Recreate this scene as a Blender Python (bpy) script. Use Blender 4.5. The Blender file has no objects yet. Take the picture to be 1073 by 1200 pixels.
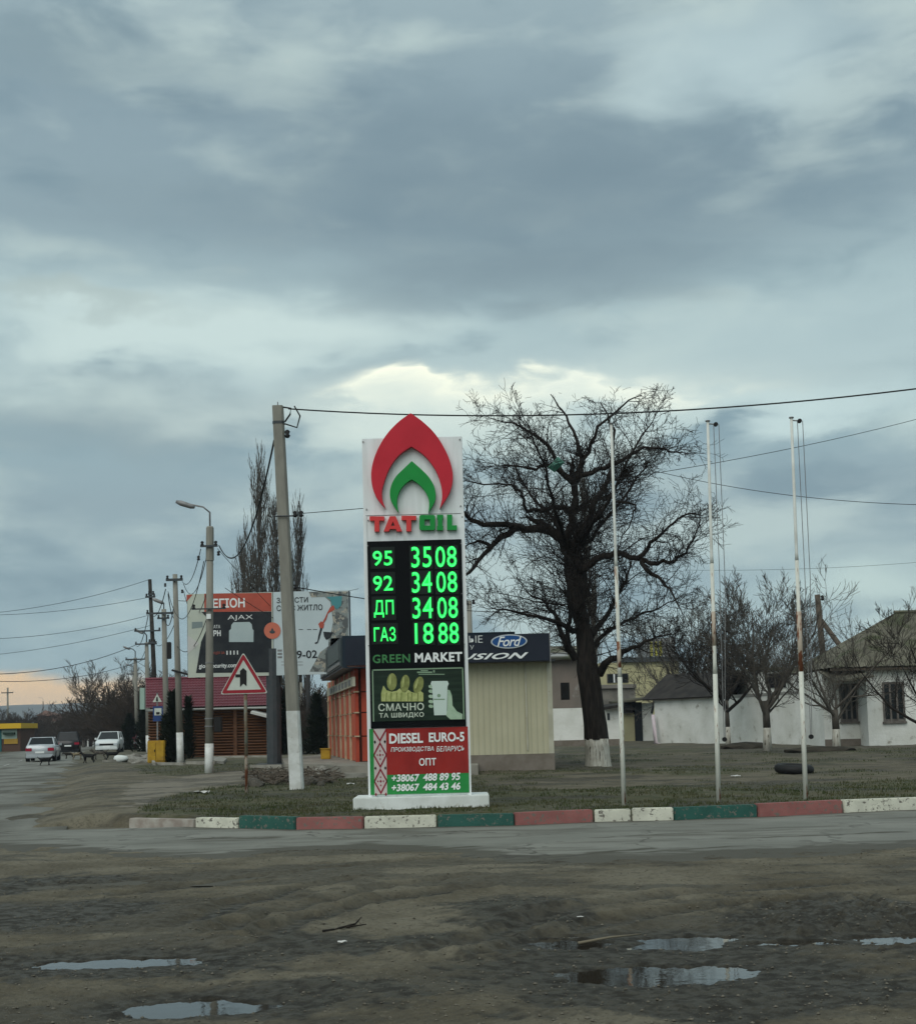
import bpy, bmesh, math, random
import numpy as np
from mathutils import Vector, Matrix, Euler

# ------------------------------------------------------------------ camera, sky, sun, exposure
F = 1600.0; CZ = 1.45; TH = math.radians(4.9); RO = math.radians(1.45); PX, PY = 536.5, 714.6
S = bpy.context.scene
_f = Vector((0, math.cos(TH), math.sin(TH))); _r0 = Vector((1, 0, 0)); _u0 = Vector((0, -math.sin(TH), math.cos(TH)))
_r = _r0*math.cos(RO) - _u0*math.sin(RO); _u = _u0*math.cos(RO) + _r0*math.sin(RO)
cam = bpy.data.cameras.new('camera'); camo = bpy.data.objects.new('camera', cam); S.collection.objects.link(camo)
M = Matrix((_r, _u, -_f)).transposed().to_4x4(); M.translation = (0, 0, CZ); camo.matrix_world = M
cam.sensor_fit = 'HORIZONTAL'; cam.sensor_width = 36; cam.lens = 36*F/1073; cam.shift_y = (PY-600)/1073
cam.clip_start = .1; cam.clip_end = 20000; S.camera = camo
S.render.resolution_x = 915; S.render.resolution_y = 1024
S.view_settings.view_transform = 'Standard'; S.view_settings.look = 'None'
S.view_settings.exposure = .14; S.view_settings.gamma = 1; S.view_settings.use_curve_mapping = False
S.render.engine = 'CYCLES'; S.cycles.max_bounces = 6; S.cycles.transparent_max_bounces = 12; S.cycles.volume_bounces = 1

def ray(x, y):
    return (_f + _r*((x-PX)/F) + _u*((PY-y)/F))
def G(x, y, z=0.0):            # point of the level z seen at photo pixel x, y (used once, to survey the place)
    d = ray(x, y); t = (z-CZ)/d.z
    return Vector((d.x*t, d.y*t, z))
def D(x, y, Y):                # point at distance Y
    d = ray(x, y); t = Y/d.y
    return Vector((d.x*t, Y, CZ+d.z*t))
def srgb(r, g, b, a=1.0):
    c = [(v/255/12.92 if v/255 <= .04045 else ((v/255+.055)/1.055)**2.4) for v in (r, g, b)]
    return (*c, a)

SUN_EL, SUN_AZ = math.radians(44), math.radians(205)
W = bpy.data.worlds.new('World'); S.world = W; W.use_nodes = True
nt = W.node_tree; nt.nodes.clear()
def N(t, typ, **kw):
    n = t.nodes.new(typ)
    for k, v in kw.items(): setattr(n, k, v)
    return n
def mth(t, op, a, b=None, c=None, clamp=False):
    n = t.nodes.new('ShaderNodeMath'); n.operation = op; n.use_clamp = clamp
    for i, v in enumerate((a, b, c)):
        if v is None: continue
        if isinstance(v, (int, float)): n.inputs[i].default_value = v
        else: t.links.new(v, n.inputs[i])
    return n.outputs[0]
def mixc(t, fac, a, b, mode='MIX'):
    n = t.nodes.new('ShaderNodeMix'); n.data_type = 'RGBA'; n.blend_type = mode
    if isinstance(fac, (int, float)): n.inputs[0].default_value = fac
    else: t.links.new(fac, n.inputs[0])
    for i, v in ((6, a), (7, b)):
        if isinstance(v, tuple): n.inputs[i].default_value = v if len(v) == 4 else (*v, 1)
        else: t.links.new(v, n.inputs[i])
    return n.outputs[2]
def ramp(t, fac, stops, interp='LINEAR'):
    n = t.nodes.new('ShaderNodeValToRGB'); n.color_ramp.interpolation = interp
    e = n.color_ramp.elements
    while len(e) < len(stops): e.new(0.5)
    for k, (p, c) in enumerate(stops):
        e[k].position = p; e[k].color = c if len(c) == 4 else (*c, 1)
    t.links.new(fac, n.inputs[0]); return n.outputs[0]
def noise(t, vec, scale, detail=5, rough=.55, dist=0.0):
    n = t.nodes.new('ShaderNodeTexNoise'); n.inputs['Scale'].default_value = scale
    n.inputs['Detail'].default_value = detail; n.inputs['Roughness'].default_value = rough
    n.inputs['Distortion'].default_value = dist
    if vec is not None: t.links.new(vec, n.inputs['Vector'])
    return n.outputs['Fac']
def smooth(t, v, lo, hi):
    n = t.nodes.new('ShaderNodeMapRange'); n.interpolation_type = 'SMOOTHSTEP'
    n.inputs['From Min'].default_value = lo; n.inputs['From Max'].default_value = hi
    t.links.new(v, n.inputs['Value']); return n.outputs['Result']

tc = N(nt, 'ShaderNodeTexCoord'); sp = N(nt, 'ShaderNodeSeparateXYZ'); nt.links.new(tc.outputs['Generated'], sp.inputs[0])
sx, sy, sz = sp.outputs
el = mth(nt, 'ARCSINE', sz); az = mth(nt, 'ARCTAN2', sx, sy)
den = mth(nt, 'ADD', mth(nt, 'MAXIMUM', sz, 0.0), 0.13)
cx = N(nt, 'ShaderNodeCombineXYZ'); nt.links.new(mth(nt, 'DIVIDE', sx, den), cx.inputs[0]); nt.links.new(mth(nt, 'DIVIDE', sy, den), cx.inputs[1])
pv = cx.outputs[0]
cst = N(nt, 'ShaderNodeCombineXYZ'); nt.links.new(mth(nt, 'MULTIPLY', az, 1.0), cst.inputs[0]); nt.links.new(mth(nt, 'MULTIPLY', el, 2.6), cst.inputs[1]); cst.inputs[2].default_value = 3.1
ang = cst.outputs[0]
base = ramp(nt, el, [(0.0, srgb(160, 176, 178)), (.05, srgb(148, 170, 178)), (.10, srgb(142, 163, 172)), (.165, srgb(138, 157, 166)),
    (.215, srgb(142, 165, 174)), (.25, srgb(168, 186, 190)), (.31, srgb(158, 178, 184)), (.36, srgb(134, 153, 163)),
    (.44, srgb(130, 149, 160)), (.52, srgb(146, 164, 172)), (.8, srgb(176, 188, 193)), (1.0, srgb(190, 200, 204))])
n1 = noise(nt, ang, 5.0, 6, .48, .25); n2 = noise(nt, pv, 1.15, 6, .5, .25); n3 = noise(nt, ang, 12.0, 5, .5, .3)
light = smooth(nt, mth(nt, 'ADD', mth(nt, 'MULTIPLY', n1, .5), mth(nt, 'ADD', mth(nt, 'MULTIPLY', n2, .2), mth(nt, 'MULTIPLY', n3, .3))), .47, .62)
dark = smooth(nt, mth(nt, 'ADD', mth(nt, 'MULTIPLY', n2, .5), mth(nt, 'MULTIPLY', n3, .5)), .50, .34)
col = mixc(nt, mth(nt, 'MULTIPLY', light, .5), base, srgb(198, 212, 208))
col = mixc(nt, mth(nt, 'MULTIPLY', dark, .55), col, srgb(106, 129, 143))
azw = mth(nt, 'ADD', az, mth(nt, 'MULTIPLY', mth(nt, 'SUBTRACT', n1, .5), .35)); elw = mth(nt, 'ADD', el, mth(nt, 'MULTIPLY', mth(nt, 'SUBTRACT', n3, .5), .07))
def gauss(a0, e0, sa, se):
    a0, e0, sa, se = (math.radians(v) for v in (a0, e0, sa, se))
    p = mth(nt, 'POWER', mth(nt, 'ABSOLUTE', mth(nt, 'DIVIDE', mth(nt, 'SUBTRACT', azw, a0), sa)), 2.0)
    q = mth(nt, 'POWER', mth(nt, 'ABSOLUTE', mth(nt, 'DIVIDE', mth(nt, 'SUBTRACT', elw, e0), se)), 2.0)
    return mth(nt, 'EXPONENT', mth(nt, 'MULTIPLY', mth(nt, 'ADD', p, q), -1.0))
def at_px(x, y):
    d = ray(x, y).normalized(); return math.degrees(math.atan2(d.x, d.y)), math.degrees(math.asin(d.z))
def spot(x, y, wx, wy, amt, colr, lo=.36, hi=.6, nn=None):
    global col
    a, e = at_px(x, y); k = math.degrees(1/F)
    g = gauss(a, e, wx*k*1.0, wy*k*.95)
    m = mth(nt, 'MULTIPLY', smooth(nt, mth(nt, 'ADD', mth(nt, 'MULTIPLY', nn if nn is not None else n3, .45), mth(nt, 'MULTIPLY', g, .55)), lo, hi), mth(nt, 'MULTIPLY', g, amt), clamp=True)
    col = mixc(nt, m, col, colr)
spot(620, 215, 420, 125, .8, srgb(112, 131, 143), .2, .55, n1)
spot(560, 330, 300, 45, .7, srgb(116, 134, 145), .25, .6)
spot(180, 235, 190, 40, .5, srgb(124, 142, 152), .25, .6)
spot(60, 60, 300, 45, .6, srgb(122, 141, 151), .25, .6)
spot(900, 70, 190, 70, .8, srgb(176, 194, 199), .2, .6, n1)
spot(200, 385, 240, 50, 1.2, srgb(190, 206, 206), .25, .5)
spot(90, 350, 120, 20, .6, srgb(158, 172, 172), .3, .6)
spot(1000, 400, 220, 70, .8, srgb(166, 185, 190), .3, .6)
spot(150, 500, 260, 50, .7, srgb(132, 149, 157), .2, .6, n1)
spot(490, 459, 115, 20, 2.4, srgb(255, 253, 232), .2, .48)
spot(690, 461, 130, 20, 2.4, srgb(255, 254, 236), .2, .48)
spot(600, 480, 330, 44, 1.0, srgb(200, 212, 208), .2, .5)
spot(940, 480, 190, 34, .9, srgb(188, 206, 208), .3, .6)
spot(980, 700, 170, 60, .9, srgb(188, 206, 204), .25, .6)
a_, e_ = at_px(40, 806)
gp = gauss(a_-2, e_-.3, 7.5, .85)
col = mixc(nt, mth(nt, 'MULTIPLY', smooth(nt, mth(nt, 'ADD', mth(nt, 'MULTIPLY', n3, .5), mth(nt, 'MULTIPLY', gp, .5)), .35, .6), .85, clamp=True), col, srgb(250, 204, 146))
col = mixc(nt, 1.0, col, (.985, 1.01, .985, 1), 'MULTIPLY')
sky = N(nt, 'ShaderNodeTexSky', sky_type='NISHITA'); sky.sun_disc = False; sky.sun_elevation = SUN_EL; sky.sun_rotation = SUN_AZ
sky.air_density = 1.5; sky.dust_density = 3
b1 = N(nt, 'ShaderNodeBackground'); b1.inputs[1].default_value = .06; nt.links.new(sky.outputs[0], b1.inputs[0])
b2 = N(nt, 'ShaderNodeBackground'); b2.inputs[1].default_value = 1.12; nt.links.new(col, b2.inputs[0])
ms = N(nt, 'ShaderNodeMixShader'); ms.inputs[0].default_value = .96
nt.links.new(b1.outputs[0], ms.inputs[1]); nt.links.new(b2.outputs[0], ms.inputs[2])
wo = N(nt, 'ShaderNodeOutputWorld'); nt.links.new(ms.outputs[0], wo.inputs[0])

sl = bpy.data.lights.new('sun', 'SUN'); sl.energy = 1.5; sl.angle = math.radians(60); sl.color = (1, .965, .90)
so = bpy.data.objects.new('sun', sl); S.collection.objects.link(so)
sd = Vector((math.sin(SUN_AZ)*math.cos(SUN_EL), math.cos(SUN_AZ)*math.cos(SUN_EL), math.sin(SUN_EL)))
so.rotation_euler = sd.to_track_quat('Z', 'Y').to_euler()

# ------------------------------------------------------------------ helpers
C = S.collection
R = random.Random(7)
def tag(o, label=None, cat=None, group=None, kind=None):
    if label: o['label'] = label
    if cat: o['category'] = cat
    if group: o['group'] = group
    if kind: o['kind'] = kind
    return o
def empty(name, loc=(0, 0, 0), rz=0):
    o = bpy.data.objects.new(name, None); C.objects.link(o); o.location = loc; o.rotation_euler = (0, 0, rz)
    o.empty_display_size = .2; return o
def link(name, me, m=None, parent=None, smooth=False, loc=None):
    if m is not None: me.materials.clear(); me.materials.append(m)
    if smooth: me.polygons.foreach_set('use_smooth', [True]*len(me.polygons))
    o = bpy.data.objects.new(name, me); C.objects.link(o)
    if parent is not None: o.parent = parent
    if loc is not None: o.location = loc
    return o
def copy_tree(o, parent=None):
    c = o.copy(); C.objects.link(c); c.parent = parent
    for ch in o.children: copy_tree(ch, c)
    return c
class MB:
    def __init__(s): s.v = []; s.f = []
    def add(s, vs, fs):
        b = len(s.v); s.v += [tuple(p) for p in vs]; s.f += [tuple(b+i for i in q) for q in fs]; return s
    def box(s, x0, x1, y0, y1, z0, z1, T=None):
        vs = [Vector(p) for p in ((x0,y0,z0),(x1,y0,z0),(x1,y1,z0),(x0,y1,z0),(x0,y0,z1),(x1,y0,z1),(x1,y1,z1),(x0,y1,z1))]
        if T is not None: vs = [T @ p for p in vs]
        return s.add(vs, [(0,3,2,1),(4,5,6,7),(0,1,5,4),(1,2,6,5),(2,3,7,6),(3,0,4,7)])
    def tube(s, pts, rad, n=6, cap=True):
        pts = [Vector(p) for p in pts]
        if not hasattr(rad, '__len__'): rad = [rad]*len(pts)
        b = len(s.v); k = len(pts)
        for i, p in enumerate(pts):
            t = (pts[min(i+1, k-1)] - pts[max(i-1, 0)]).normalized()
            a = t.cross(Vector((0, 0, 1))) if abs(t.z) < .9 else t.cross(Vector((0, 1, 0)))
            a.normalize(); c = t.cross(a)
            for j in range(n):
                w = 2*math.pi*j/n; q = p + (a*math.cos(w) + c*math.sin(w))*rad[i]; s.v.append((q.x, q.y, q.z))
        for i in range(k-1):
            for j in range(n):
                j2 = (j+1) % n; s.f.append((b+i*n+j, b+(i+1)*n+j, b+(i+1)*n+j2, b+i*n+j2))
        if cap:
            s.f.append(tuple(b+j for j in range(n))); s.f.append(tuple(b+(k-1)*n+n-1-j for j in range(n)))
        return s
    def prism(s, poly, y0, y1):        # poly in x, z; from y0 (front) to y1
        n = len(poly); b = len(s.v)
        s.v += [(p[0], y0, p[1]) for p in poly] + [(p[0], y1, p[1]) for p in poly]
        s.f.append(tuple(b+i for i in range(n))); s.f.append(tuple(b+2*n-1-i for i in range(n)))
        for i in range(n):
            j = (i+1) % n; s.f.append((b+i, b+n+i, b+n+j, b+j))
        return s
    def slab(s, pts, th):              # quad or polygon with thickness along its normal, downwards
        pts = [Vector(p) for p in pts]; nrm = (pts[1]-pts[0]).cross(pts[2]-pts[0]).normalized()
        if nrm.z < 0: nrm = -nrm
        n = len(pts); b = len(s.v)
        s.v += [tuple(p) for p in pts] + [tuple(p-nrm*th) for p in pts]
        s.f.append(tuple(b+i for i in range(n))); s.f.append(tuple(b+2*n-1-i for i in range(n)))
        for i in range(n):
            j = (i+1) % n; s.f.append((b+i, b+j, b+n+j, b+n+i))
        return s
    def mesh(s, name, fix=True):
        me = bpy.data.meshes.new(name); me.from_pydata(s.v, [], s.f); me.update()
        if fix:
            bm = bmesh.new(); bm.from_mesh(me); bmesh.ops.recalc_face_normals(bm, faces=bm.faces); bm.to_mesh(me); bm.free()
        return me
    def build(s, name, m, parent=None, smooth=False, fix=True, bevel=0, loc=None):
        me = s.mesh(name, fix)
        if bevel:
            bm = bmesh.new(); bm.from_mesh(me)
            bmesh.ops.bevel(bm, geom=list(bm.edges), offset=bevel, segments=2, affect='EDGES', clamp_overlap=True)
            bm.to_mesh(me); bm.free()
        return link(name, me, m, parent, smooth, loc)
def curve_mesh(loops, ext=0.0, bev=0.0):    # flat shape in x, z with holes; front faces -y, front face at y=-ext..; returns mesh
    c = bpy.data.curves.new('c', 'CURVE'); c.dimensions = '2D'; c.fill_mode = 'BOTH'; c.extrude = ext/2; c.bevel_depth = bev
    for L in loops:
        sp_ = c.splines.new('POLY'); sp_.points.add(len(L)-1)
        for p, q in zip(sp_.points, L): p.co = (q[0], q[1], 0, 1)
        sp_.use_cyclic_u = True
    ob = bpy.data.objects.new('c', c); me = bpy.data.meshes.new_from_object(ob)
    bpy.data.objects.remove(ob); bpy.data.curves.remove(c)
    for v in me.vertices:
        x, y, z = v.co; v.co = (x, -z-ext/2, y)
    return me
def shape(name, loops, y, ext, m, parent, bev=0):
    me = curve_mesh(loops, ext, bev); o = link(name, me, m, parent); o.location.y = y; return o
def text(name, body, x0, x1, z0, z1, y, m, parent, off=.0, shear=0, ext=.003, sk=0.0, space=1.0):
    cu = bpy.data.curves.new('t', 'FONT'); cu.body = body; cu.offset = off; cu.resolution_u = 3; cu.extrude = .01; cu.shear = shear
    cu.space_character = space
    ob = bpy.data.objects.new('t', cu); me = bpy.data.meshes.new_from_object(ob)
    bpy.data.objects.remove(ob); bpy.data.curves.remove(cu)
    n = len(me.vertices); a = np.empty(n*3); me.vertices.foreach_get('co', a); a = a.reshape(-1, 3)
    lo, hi = a.min(0), a.max(0); b = np.empty_like(a)
    u = (a[:, 0]-lo[0])/(hi[0]-lo[0]); w = (a[:, 1]-lo[1])/(hi[1]-lo[1])
    b[:, 0] = x0+u*(x1-x0); b[:, 2] = z0+w*(z1-z0)+sk*u; b[:, 1] = -(a[:, 2]-lo[2])/(hi[2]-lo[2])*ext
    me.vertices.foreach_set('co', b.reshape(-1)); me.update()
    o = link(name, me, m, parent); o.location.y = y; return o

MATS = {}
def mat(name, c1, c2=None, scale=4, rough=.8, bump=0.0, bscale=20, metal=0.0, lo=.35, hi=.65, spec=.22, detail=5, stretch=None, c3=None, s3=1, lo3=.55, hi3=.7, coat=0, alpha=None):
    m = bpy.data.materials.new(name); m.use_nodes = True; t = m.node_tree
    p = t.nodes['Principled BSDF']; p.inputs['Roughness'].default_value = rough; p.inputs['Metallic'].default_value = metal
    p.inputs['Specular IOR Level'].default_value = spec; p.inputs['Coat Weight'].default_value = coat
    tcn = t.nodes.new('ShaderNodeTexCoord'); v = tcn.outputs['Object']
    if stretch:
        mp = t.nodes.new('ShaderNodeMapping'); mp.inputs['Scale'].default_value = stretch; t.links.new(v, mp.inputs[0]); v = mp.outputs[0]
    c1 = (*c1[:3], 1)
    if c2:
        out = mixc(t, smooth(t, noise(t, v, scale, detail), lo, hi), c1, (*c2[:3], 1))
        if c3: out = mixc(t, smooth(t, noise(t, v, s3, 6, .65), lo3, hi3), out, (*c3[:3], 1))
        t.links.new(out, p.inputs['Base Color'])
    else: p.inputs['Base Color'].default_value = c1
    if bump:
        b = t.nodes.new('ShaderNodeBump'); b.inputs['Distance'].default_value = bump
        t.links.new(noise(t, v, bscale, 6, .6), b.inputs['Height']); t.links.new(b.outputs[0], p.inputs['Normal'])
    MATS[name] = m; return m
def emis(name, c, strength):
    m = bpy.data.materials.new(name); m.use_nodes = True; p = m.node_tree.nodes['Principled BSDF']
    p.inputs['Base Color'].default_value = (*[v*.2 for v in c[:3]], 1); p.inputs['Emission Color'].default_value = (*c[:3], 1); p.inputs['Emission Strength'].default_value = strength
    return m
def g3(v): return (v, v, v)

# ------------------------------------------------------------------ numpy noise
def _h(ix, iy, s):
    n = (ix.astype(np.int64)*374761393 + iy.astype(np.int64)*668265263 + s*1442695041) & 0x7fffffff
    n = ((n ^ (n >> 13))*1274126177) & 0x7fffffff
    n = n ^ (n >> 16)
    return (n & 0xffff)/65535.0
def vn(x, y, s=0):
    ix = np.floor(x); iy = np.floor(y); fx = x-ix; fy = y-iy
    fx = fx*fx*(3-2*fx); fy = fy*fy*(3-2*fy)
    a = _h(ix, iy, s); b = _h(ix+1, iy, s); c = _h(ix, iy+1, s); d = _h(ix+1, iy+1, s)
    return a*(1-fx)*(1-fy)+b*fx*(1-fy)+c*(1-fx)*fy+d*fx*fy
def fbm(x, y, s=0, o=4, g=.5):
    r = 0; a = 1; t = 0
    for k in range(o):
        r = r+a*vn(x, y, s+k*17); t += a; a *= g; x = x*2.03+11.3; y = y*2.03+7.7
    return r/t
def sst(a, b, x):
    t = np.clip((x-a)/(b-a), 0, 1); return t*t*(3-2*t)
def inpoly(x, y, poly):
    r = np.zeros(x.shape, bool); n = len(poly)
    for i in range(n):
        x1, y1 = poly[i]; x2, y2 = poly[(i+1) % n]
        if y1 == y2: continue
        c = ((y1 > y) != (y2 > y)) & (x < (x2-x1)*(y-y1)/(y2-y1)+x1)
        r ^= c
    return r
def polydist(x, y, pts):
    d = np.full(x.shape, 1e9); L = 0; tt = np.zeros(x.shape); tot = 0
    for (x1, y1), (x2, y2) in zip(pts, pts[1:]):
        dx, dy = x2-x1, y2-y1; l2 = dx*dx+dy*dy
        t = np.clip(((x-x1)*dx+(y-y1)*dy)/l2, 0, 1)
        e = np.hypot(x-x1-t*dx, y-y1-t*dy); d = np.minimum(d, e)
    return d
def sheet(name, XX, YY, ZZ, m, attrs={}, keep=None):
    r, c = XX.shape; idx = np.arange(r*c).reshape(r, c)
    q = np.stack([idx[:-1, :-1], idx[:-1, 1:], idx[1:, 1:], idx[1:, :-1]], -1).reshape(-1, 4)
    if keep is not None:
        k = (keep[:-1, :-1] | keep[:-1, 1:] | keep[1:, 1:] | keep[1:, :-1]).reshape(-1); q = q[k]
    me = bpy.data.meshes.new(name); me.vertices.add(r*c)
    me.vertices.foreach_set('co', np.stack([XX, YY, ZZ], -1).reshape(-1).astype(np.float32))
    nq = len(q); me.loops.add(nq*4); me.polygons.add(nq)
    me.loops.foreach_set('vertex_index', q.reshape(-1).astype(np.int32))
    me.polygons.foreach_set('loop_start', np.arange(0, nq*4, 4, dtype=np.int32))
    me.polygons.foreach_set('use_smooth', np.ones(nq, bool))
    me.update(calc_edges=True)
    for k, a in attrs.items():
        at = me.attributes.new(k, 'FLOAT', 'POINT'); at.data.foreach_set('value', a.reshape(-1).astype(np.float32))
    return tag(link(name, me, m), kind='structure')
# ------------------------------------------------------------------ the ground
VZ = .15
KP = [(-300, 985), (120, 966), (150, 967), (228, 969), (279, 970), (346, 972), (426, 971), (512, 969), (603, 967), (696, 963), (740, 962), (790, 961), (888, 957), (988, 952), (1073, 949), (1173, 945), (1273, 941)]
KW = [G(x, y, 0) for x, y in KP]
KX = np.array([p.x for p in KW]); KY = np.array([p.y for p in KW])
def kerb_y(x): return np.interp(x, KX, KY)
def W2(pts, z=0.0): return [tuple(G(x, y, z)[:2]) for x, y in pts]
RD = (-0.262, 1.0)
def road_right(y): return -8.3-.262*(y-25.7)
ROADW = 7.0
GRASS = [W2(p, .1) for p in (
    [(150, 966), (165, 950), (200, 938), (245, 928), (300, 920), (345, 915), (400, 914), (560, 905), (650, 897), (800, 893), (1073, 889), (1500, 880), (1500, 960), (1073, 948), (700, 962), (350, 970)],
    [(150, 901), (250, 895), (330, 892), (385, 896), (375, 902), (300, 905), (250, 908), (200, 912), (172, 910)],
    [(650, 890), (660, 877), (760, 875), (960, 881), (1500, 872), (1500, 892), (1073, 893), (660, 899)])]
PATH = W2([(185, 917), (250, 909), (330, 903), (430, 899), (430, 907), (330, 910), (240, 925), (190, 938), (150, 948), (150, 925)], .1)
DIRTP = W2([(20, 957), (60, 905), (120, 895), (200, 900), (160, 912), (190, 918), (150, 950), (150, 965), (70, 970)], 0)
PUD = []
for x, y, hw, hh in ((146, 1133, 84, 5.5), (232, 1187, 72, 8), (772, 1147, 98, 11), (792, 1109, 84, 7), (668, 1110, 40, 6), (1036, 1105, 60, 5), (930, 1110, 50, 3)):
    c = G(x, y, -.035); a = G(x, y-hh, -.035); b = G(x, y+hh, -.035)
    PUD.append((c.x, c.y, hw*c.y/F, (a.y-b.y)/2))
RUTS = [(W2(p), w, d) for p, w, d in (
    ([(250, 1094), (320, 1074), (385, 1056), (450, 1043), (540, 1030)], .13, .045), ([(300, 1102), (370, 1076), (430, 1060), (480, 1052), (560, 1041)], .13, .045),
    ([(200, 1090), (280, 1060), (345, 1045), (420, 1032)], .13, .04), ([(150, 1050), (300, 1030), (430, 1015), (560, 1005)], .12, .035),
    ([(500, 1120), (640, 1078), (800, 1050), (1000, 1035)], .13, .045), ([(560, 1120), (700, 1085), (860, 1062), (1073, 1050)], .12, .04),
    ([(0, 1050), (60, 1040), (150, 1036)], .2, .03), ([(640, 1180), (800, 1172), (1000, 1150), (1073, 1140)], .14, .02),
    ([(1000, 1055), (1030, 1075), (1062, 1096)], .05, .03), ([(1012, 1052), (1044, 1072), (1073, 1092)], .05, .03))]
WETZ = []
for x, y, hw, hh in ((770, 1130, 250, 32), (980, 1082, 170, 34), (150, 1128, 220, 20), (330, 1172, 190, 22), (600, 1070, 90, 20), (400, 1112, 150, 14), (60, 1075, 130, 16), (900, 1170, 260, 26), (60, 1036, 110, 9)):
    c = G(x, y); a = G(x, y-hh); b = G(x, y+hh)
    WETZ.append((c.x, c.y, hw*c.y/F, (a.y-b.y)/2))
DB = np.array(W2([(-400, 985), (0, 990), (120, 998), (250, 1004), (330, 996), (430, 990), (520, 997), (600, 1004), (800, 1002), (950, 996), (1073, 988), (1500, 975)]))
NR, NCOL = 720, 640
ys = np.concatenate([np.geomspace(4.2, 30, 560), np.geomspace(30.3, 190, NR-560)])
ss = np.linspace(-.62, .62, NCOL)
YY = np.repeat(ys[:, None], NCOL, 1); XX = ss[None, :]*(YY+2.5)
def ground_fields(X, Y):
    n_a = fbm(X*1.3, Y*1.3, 1, 5); n_b = fbm(X*6, Y*6, 5, 4); n_c = fbm(X*22, Y*22, 9, 3, .6); n_l = fbm(X*.35, Y*.35, 3, 3)
    wx = X+(fbm(X*1.7, Y*1.7, 21, 4)-.5)*.9; wy = Y+(fbm(X*1.7, Y*1.7, 22, 4)-.5)*.9
    wx2 = X+(fbm(X*4, Y*4, 31, 4)-.5)*.28; wy2 = Y+(fbm(X*4, Y*4, 32, 4)-.5)*.22
    ky = kerb_y(X)
    z = (n_a-.5)*.045+(n_b-.5)*.013+(n_c-.5)*.012+np.maximum(fbm(X*38, Y*38, 14, 2)-.6, 0)*.035
    # dirt yard in front, above the asphalt with a ragged edge
    edge = np.interp(X, DB[:, 0], DB[:, 1])
    yard = sst(.25, -.9, (Y-edge)+(fbm(X*2.2, Y*4.5, 41, 5)-.5)*2.2)
    zz = z+.016
    # puddles
    wet = np.zeros_like(X); pud = np.zeros_like(X)
    for (px, py, rx, ry) in PUD:
        r = np.hypot((wx2-px)/rx, (wy2-py)/ry)
        r = r+(n_c-.5)*.25
        t = sst(3.4, 1.3, r); zz = zz*(1-t)+t*(-.011+(n_c-.5)*.014+(n_b-.5)*.016)
        zz = zz-.06*sst(1.3, .75, r)
        wet = np.maximum(wet, sst(3.6, 1.3, r)); pud = np.maximum(pud, sst(2.2, 1.2, r))
    for (px, py, rx, ry) in WETZ:
        r = np.hypot((wx-px)/rx, (wy-py)/ry); wet = np.maximum(wet, .95*sst(1.25, .75, r+(n_b-.5)*.9+(n_c-.5)*.5))
    clod = WETZ[1]; r = np.hypot((wx-clod[0])/clod[2], (wy-clod[1])/clod[3])
    zz += sst(1.2, .5, r)*(np.abs(n_b-.5)*.07+np.abs(fbm(X*16, Y*16, 77, 3)-.5)*.09)*(1-pud)
    r = np.hypot((X-G(620, 1070).x)/.9, (Y-G(620, 1070).y)/.5); zz += sst(1.4, .3, r)*.05*(1-pud)
    for pts, w, d in RUTS:
        dd = polydist(wx2, wy2, pts)*(1+.6*(n_a-.5))
        zz += (-d*np.exp(-(dd/w)**2)+.5*d*np.exp(-((dd-1.7*w)/(w*.6))**2))*(1-pud)
        wet = np.maximum(wet, 1.0*np.exp(-(dd/(w*1.1))**2)*sst(.15, .45, n_b+.1))
    wet = np.maximum(wet, .6*sst(.52, .60, fbm(X*.5+3, Y*1.5, 99, 5)))
    zz = np.maximum(zz, np.where(pud > .05, -1, -.012))
    yardz = zz*yard+(1-yard)*-.05
    # behind the kerb
    back = sst(0.0, .25, Y-ky-.12)*sst(-6.6, -5.2, X+(Y-20)*.262*1.0)
    back2 = sst(0.02, .3, Y-ky-.12)
    vergez = VZ+(n_l-.5)*.10+(n_a-.5)*.06+(n_b-.5)*.03+.05*sst(25, 60, Y)
    rr = road_right(Y); onroad = sst(.5, -.5, (X-rr)+(fbm(X*1.1, Y*.6, 51, 5)-.5)*2.4)*sst(-1.4, -.4, X-(rr-ROADW)+(fbm(X*1.5, Y*.8, 55, 4)-.5)*1.2)
    side = .02+(n_a-.5)*.07+(n_b-.5)*.02
    v = side*(1-back)+vergez*back
    v = v*(1-onroad)+(-.06)*onroad
    Z = np.where(Y > ky+.12, v, yardz)
    Z = np.where((Y <= ky+.12) & (Y > ky-.05), -.05, Z)
    Z = Z-.10*sst(120, 190, Y)*(X < 0)
    gr = np.zeros_like(X)
    for g in GRASS: gr = np.maximum(gr, inpoly(wx, wy, g)*1.0)
    path = inpoly(wx, wy, PATH)*1.0
    gr = gr*(.35+.65*sst(.36, .52, n_b*.5+n_a*.5))
    gr = gr*(1-path)*(Y > ky+.14)
    gr = np.where(Y > 60, np.maximum(gr, .35), gr)
    gr = np.where((Y > 28) & (X > .5), gr*sst(.42, .60, n_l*.5+n_a*.5), gr)
    clear = sst(.46, .60, n_a*.6+n_l*.4)      # paler compacted earth
    return Z, gr, wet, path, clear
ZZ, GR, WET, PT, CL = ground_fields(XX, YY)
def gz(x, y):
    j = int(np.clip((x/(y+2.5)+.62)/1.24*(NCOL-1), 0, NCOL-1)); i = int(np.clip(np.searchsorted(ys, y), 0, NR-1)); return float(ZZ[i, j])
def P(x, y, z0=VZ):               # where a thing whose foot shows at photo pixel x, y stands on the ground
    p = G(x, y, z0)
    for _ in range(4): p = G(x, y, gz(p.x, p.y))
    return p

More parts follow.
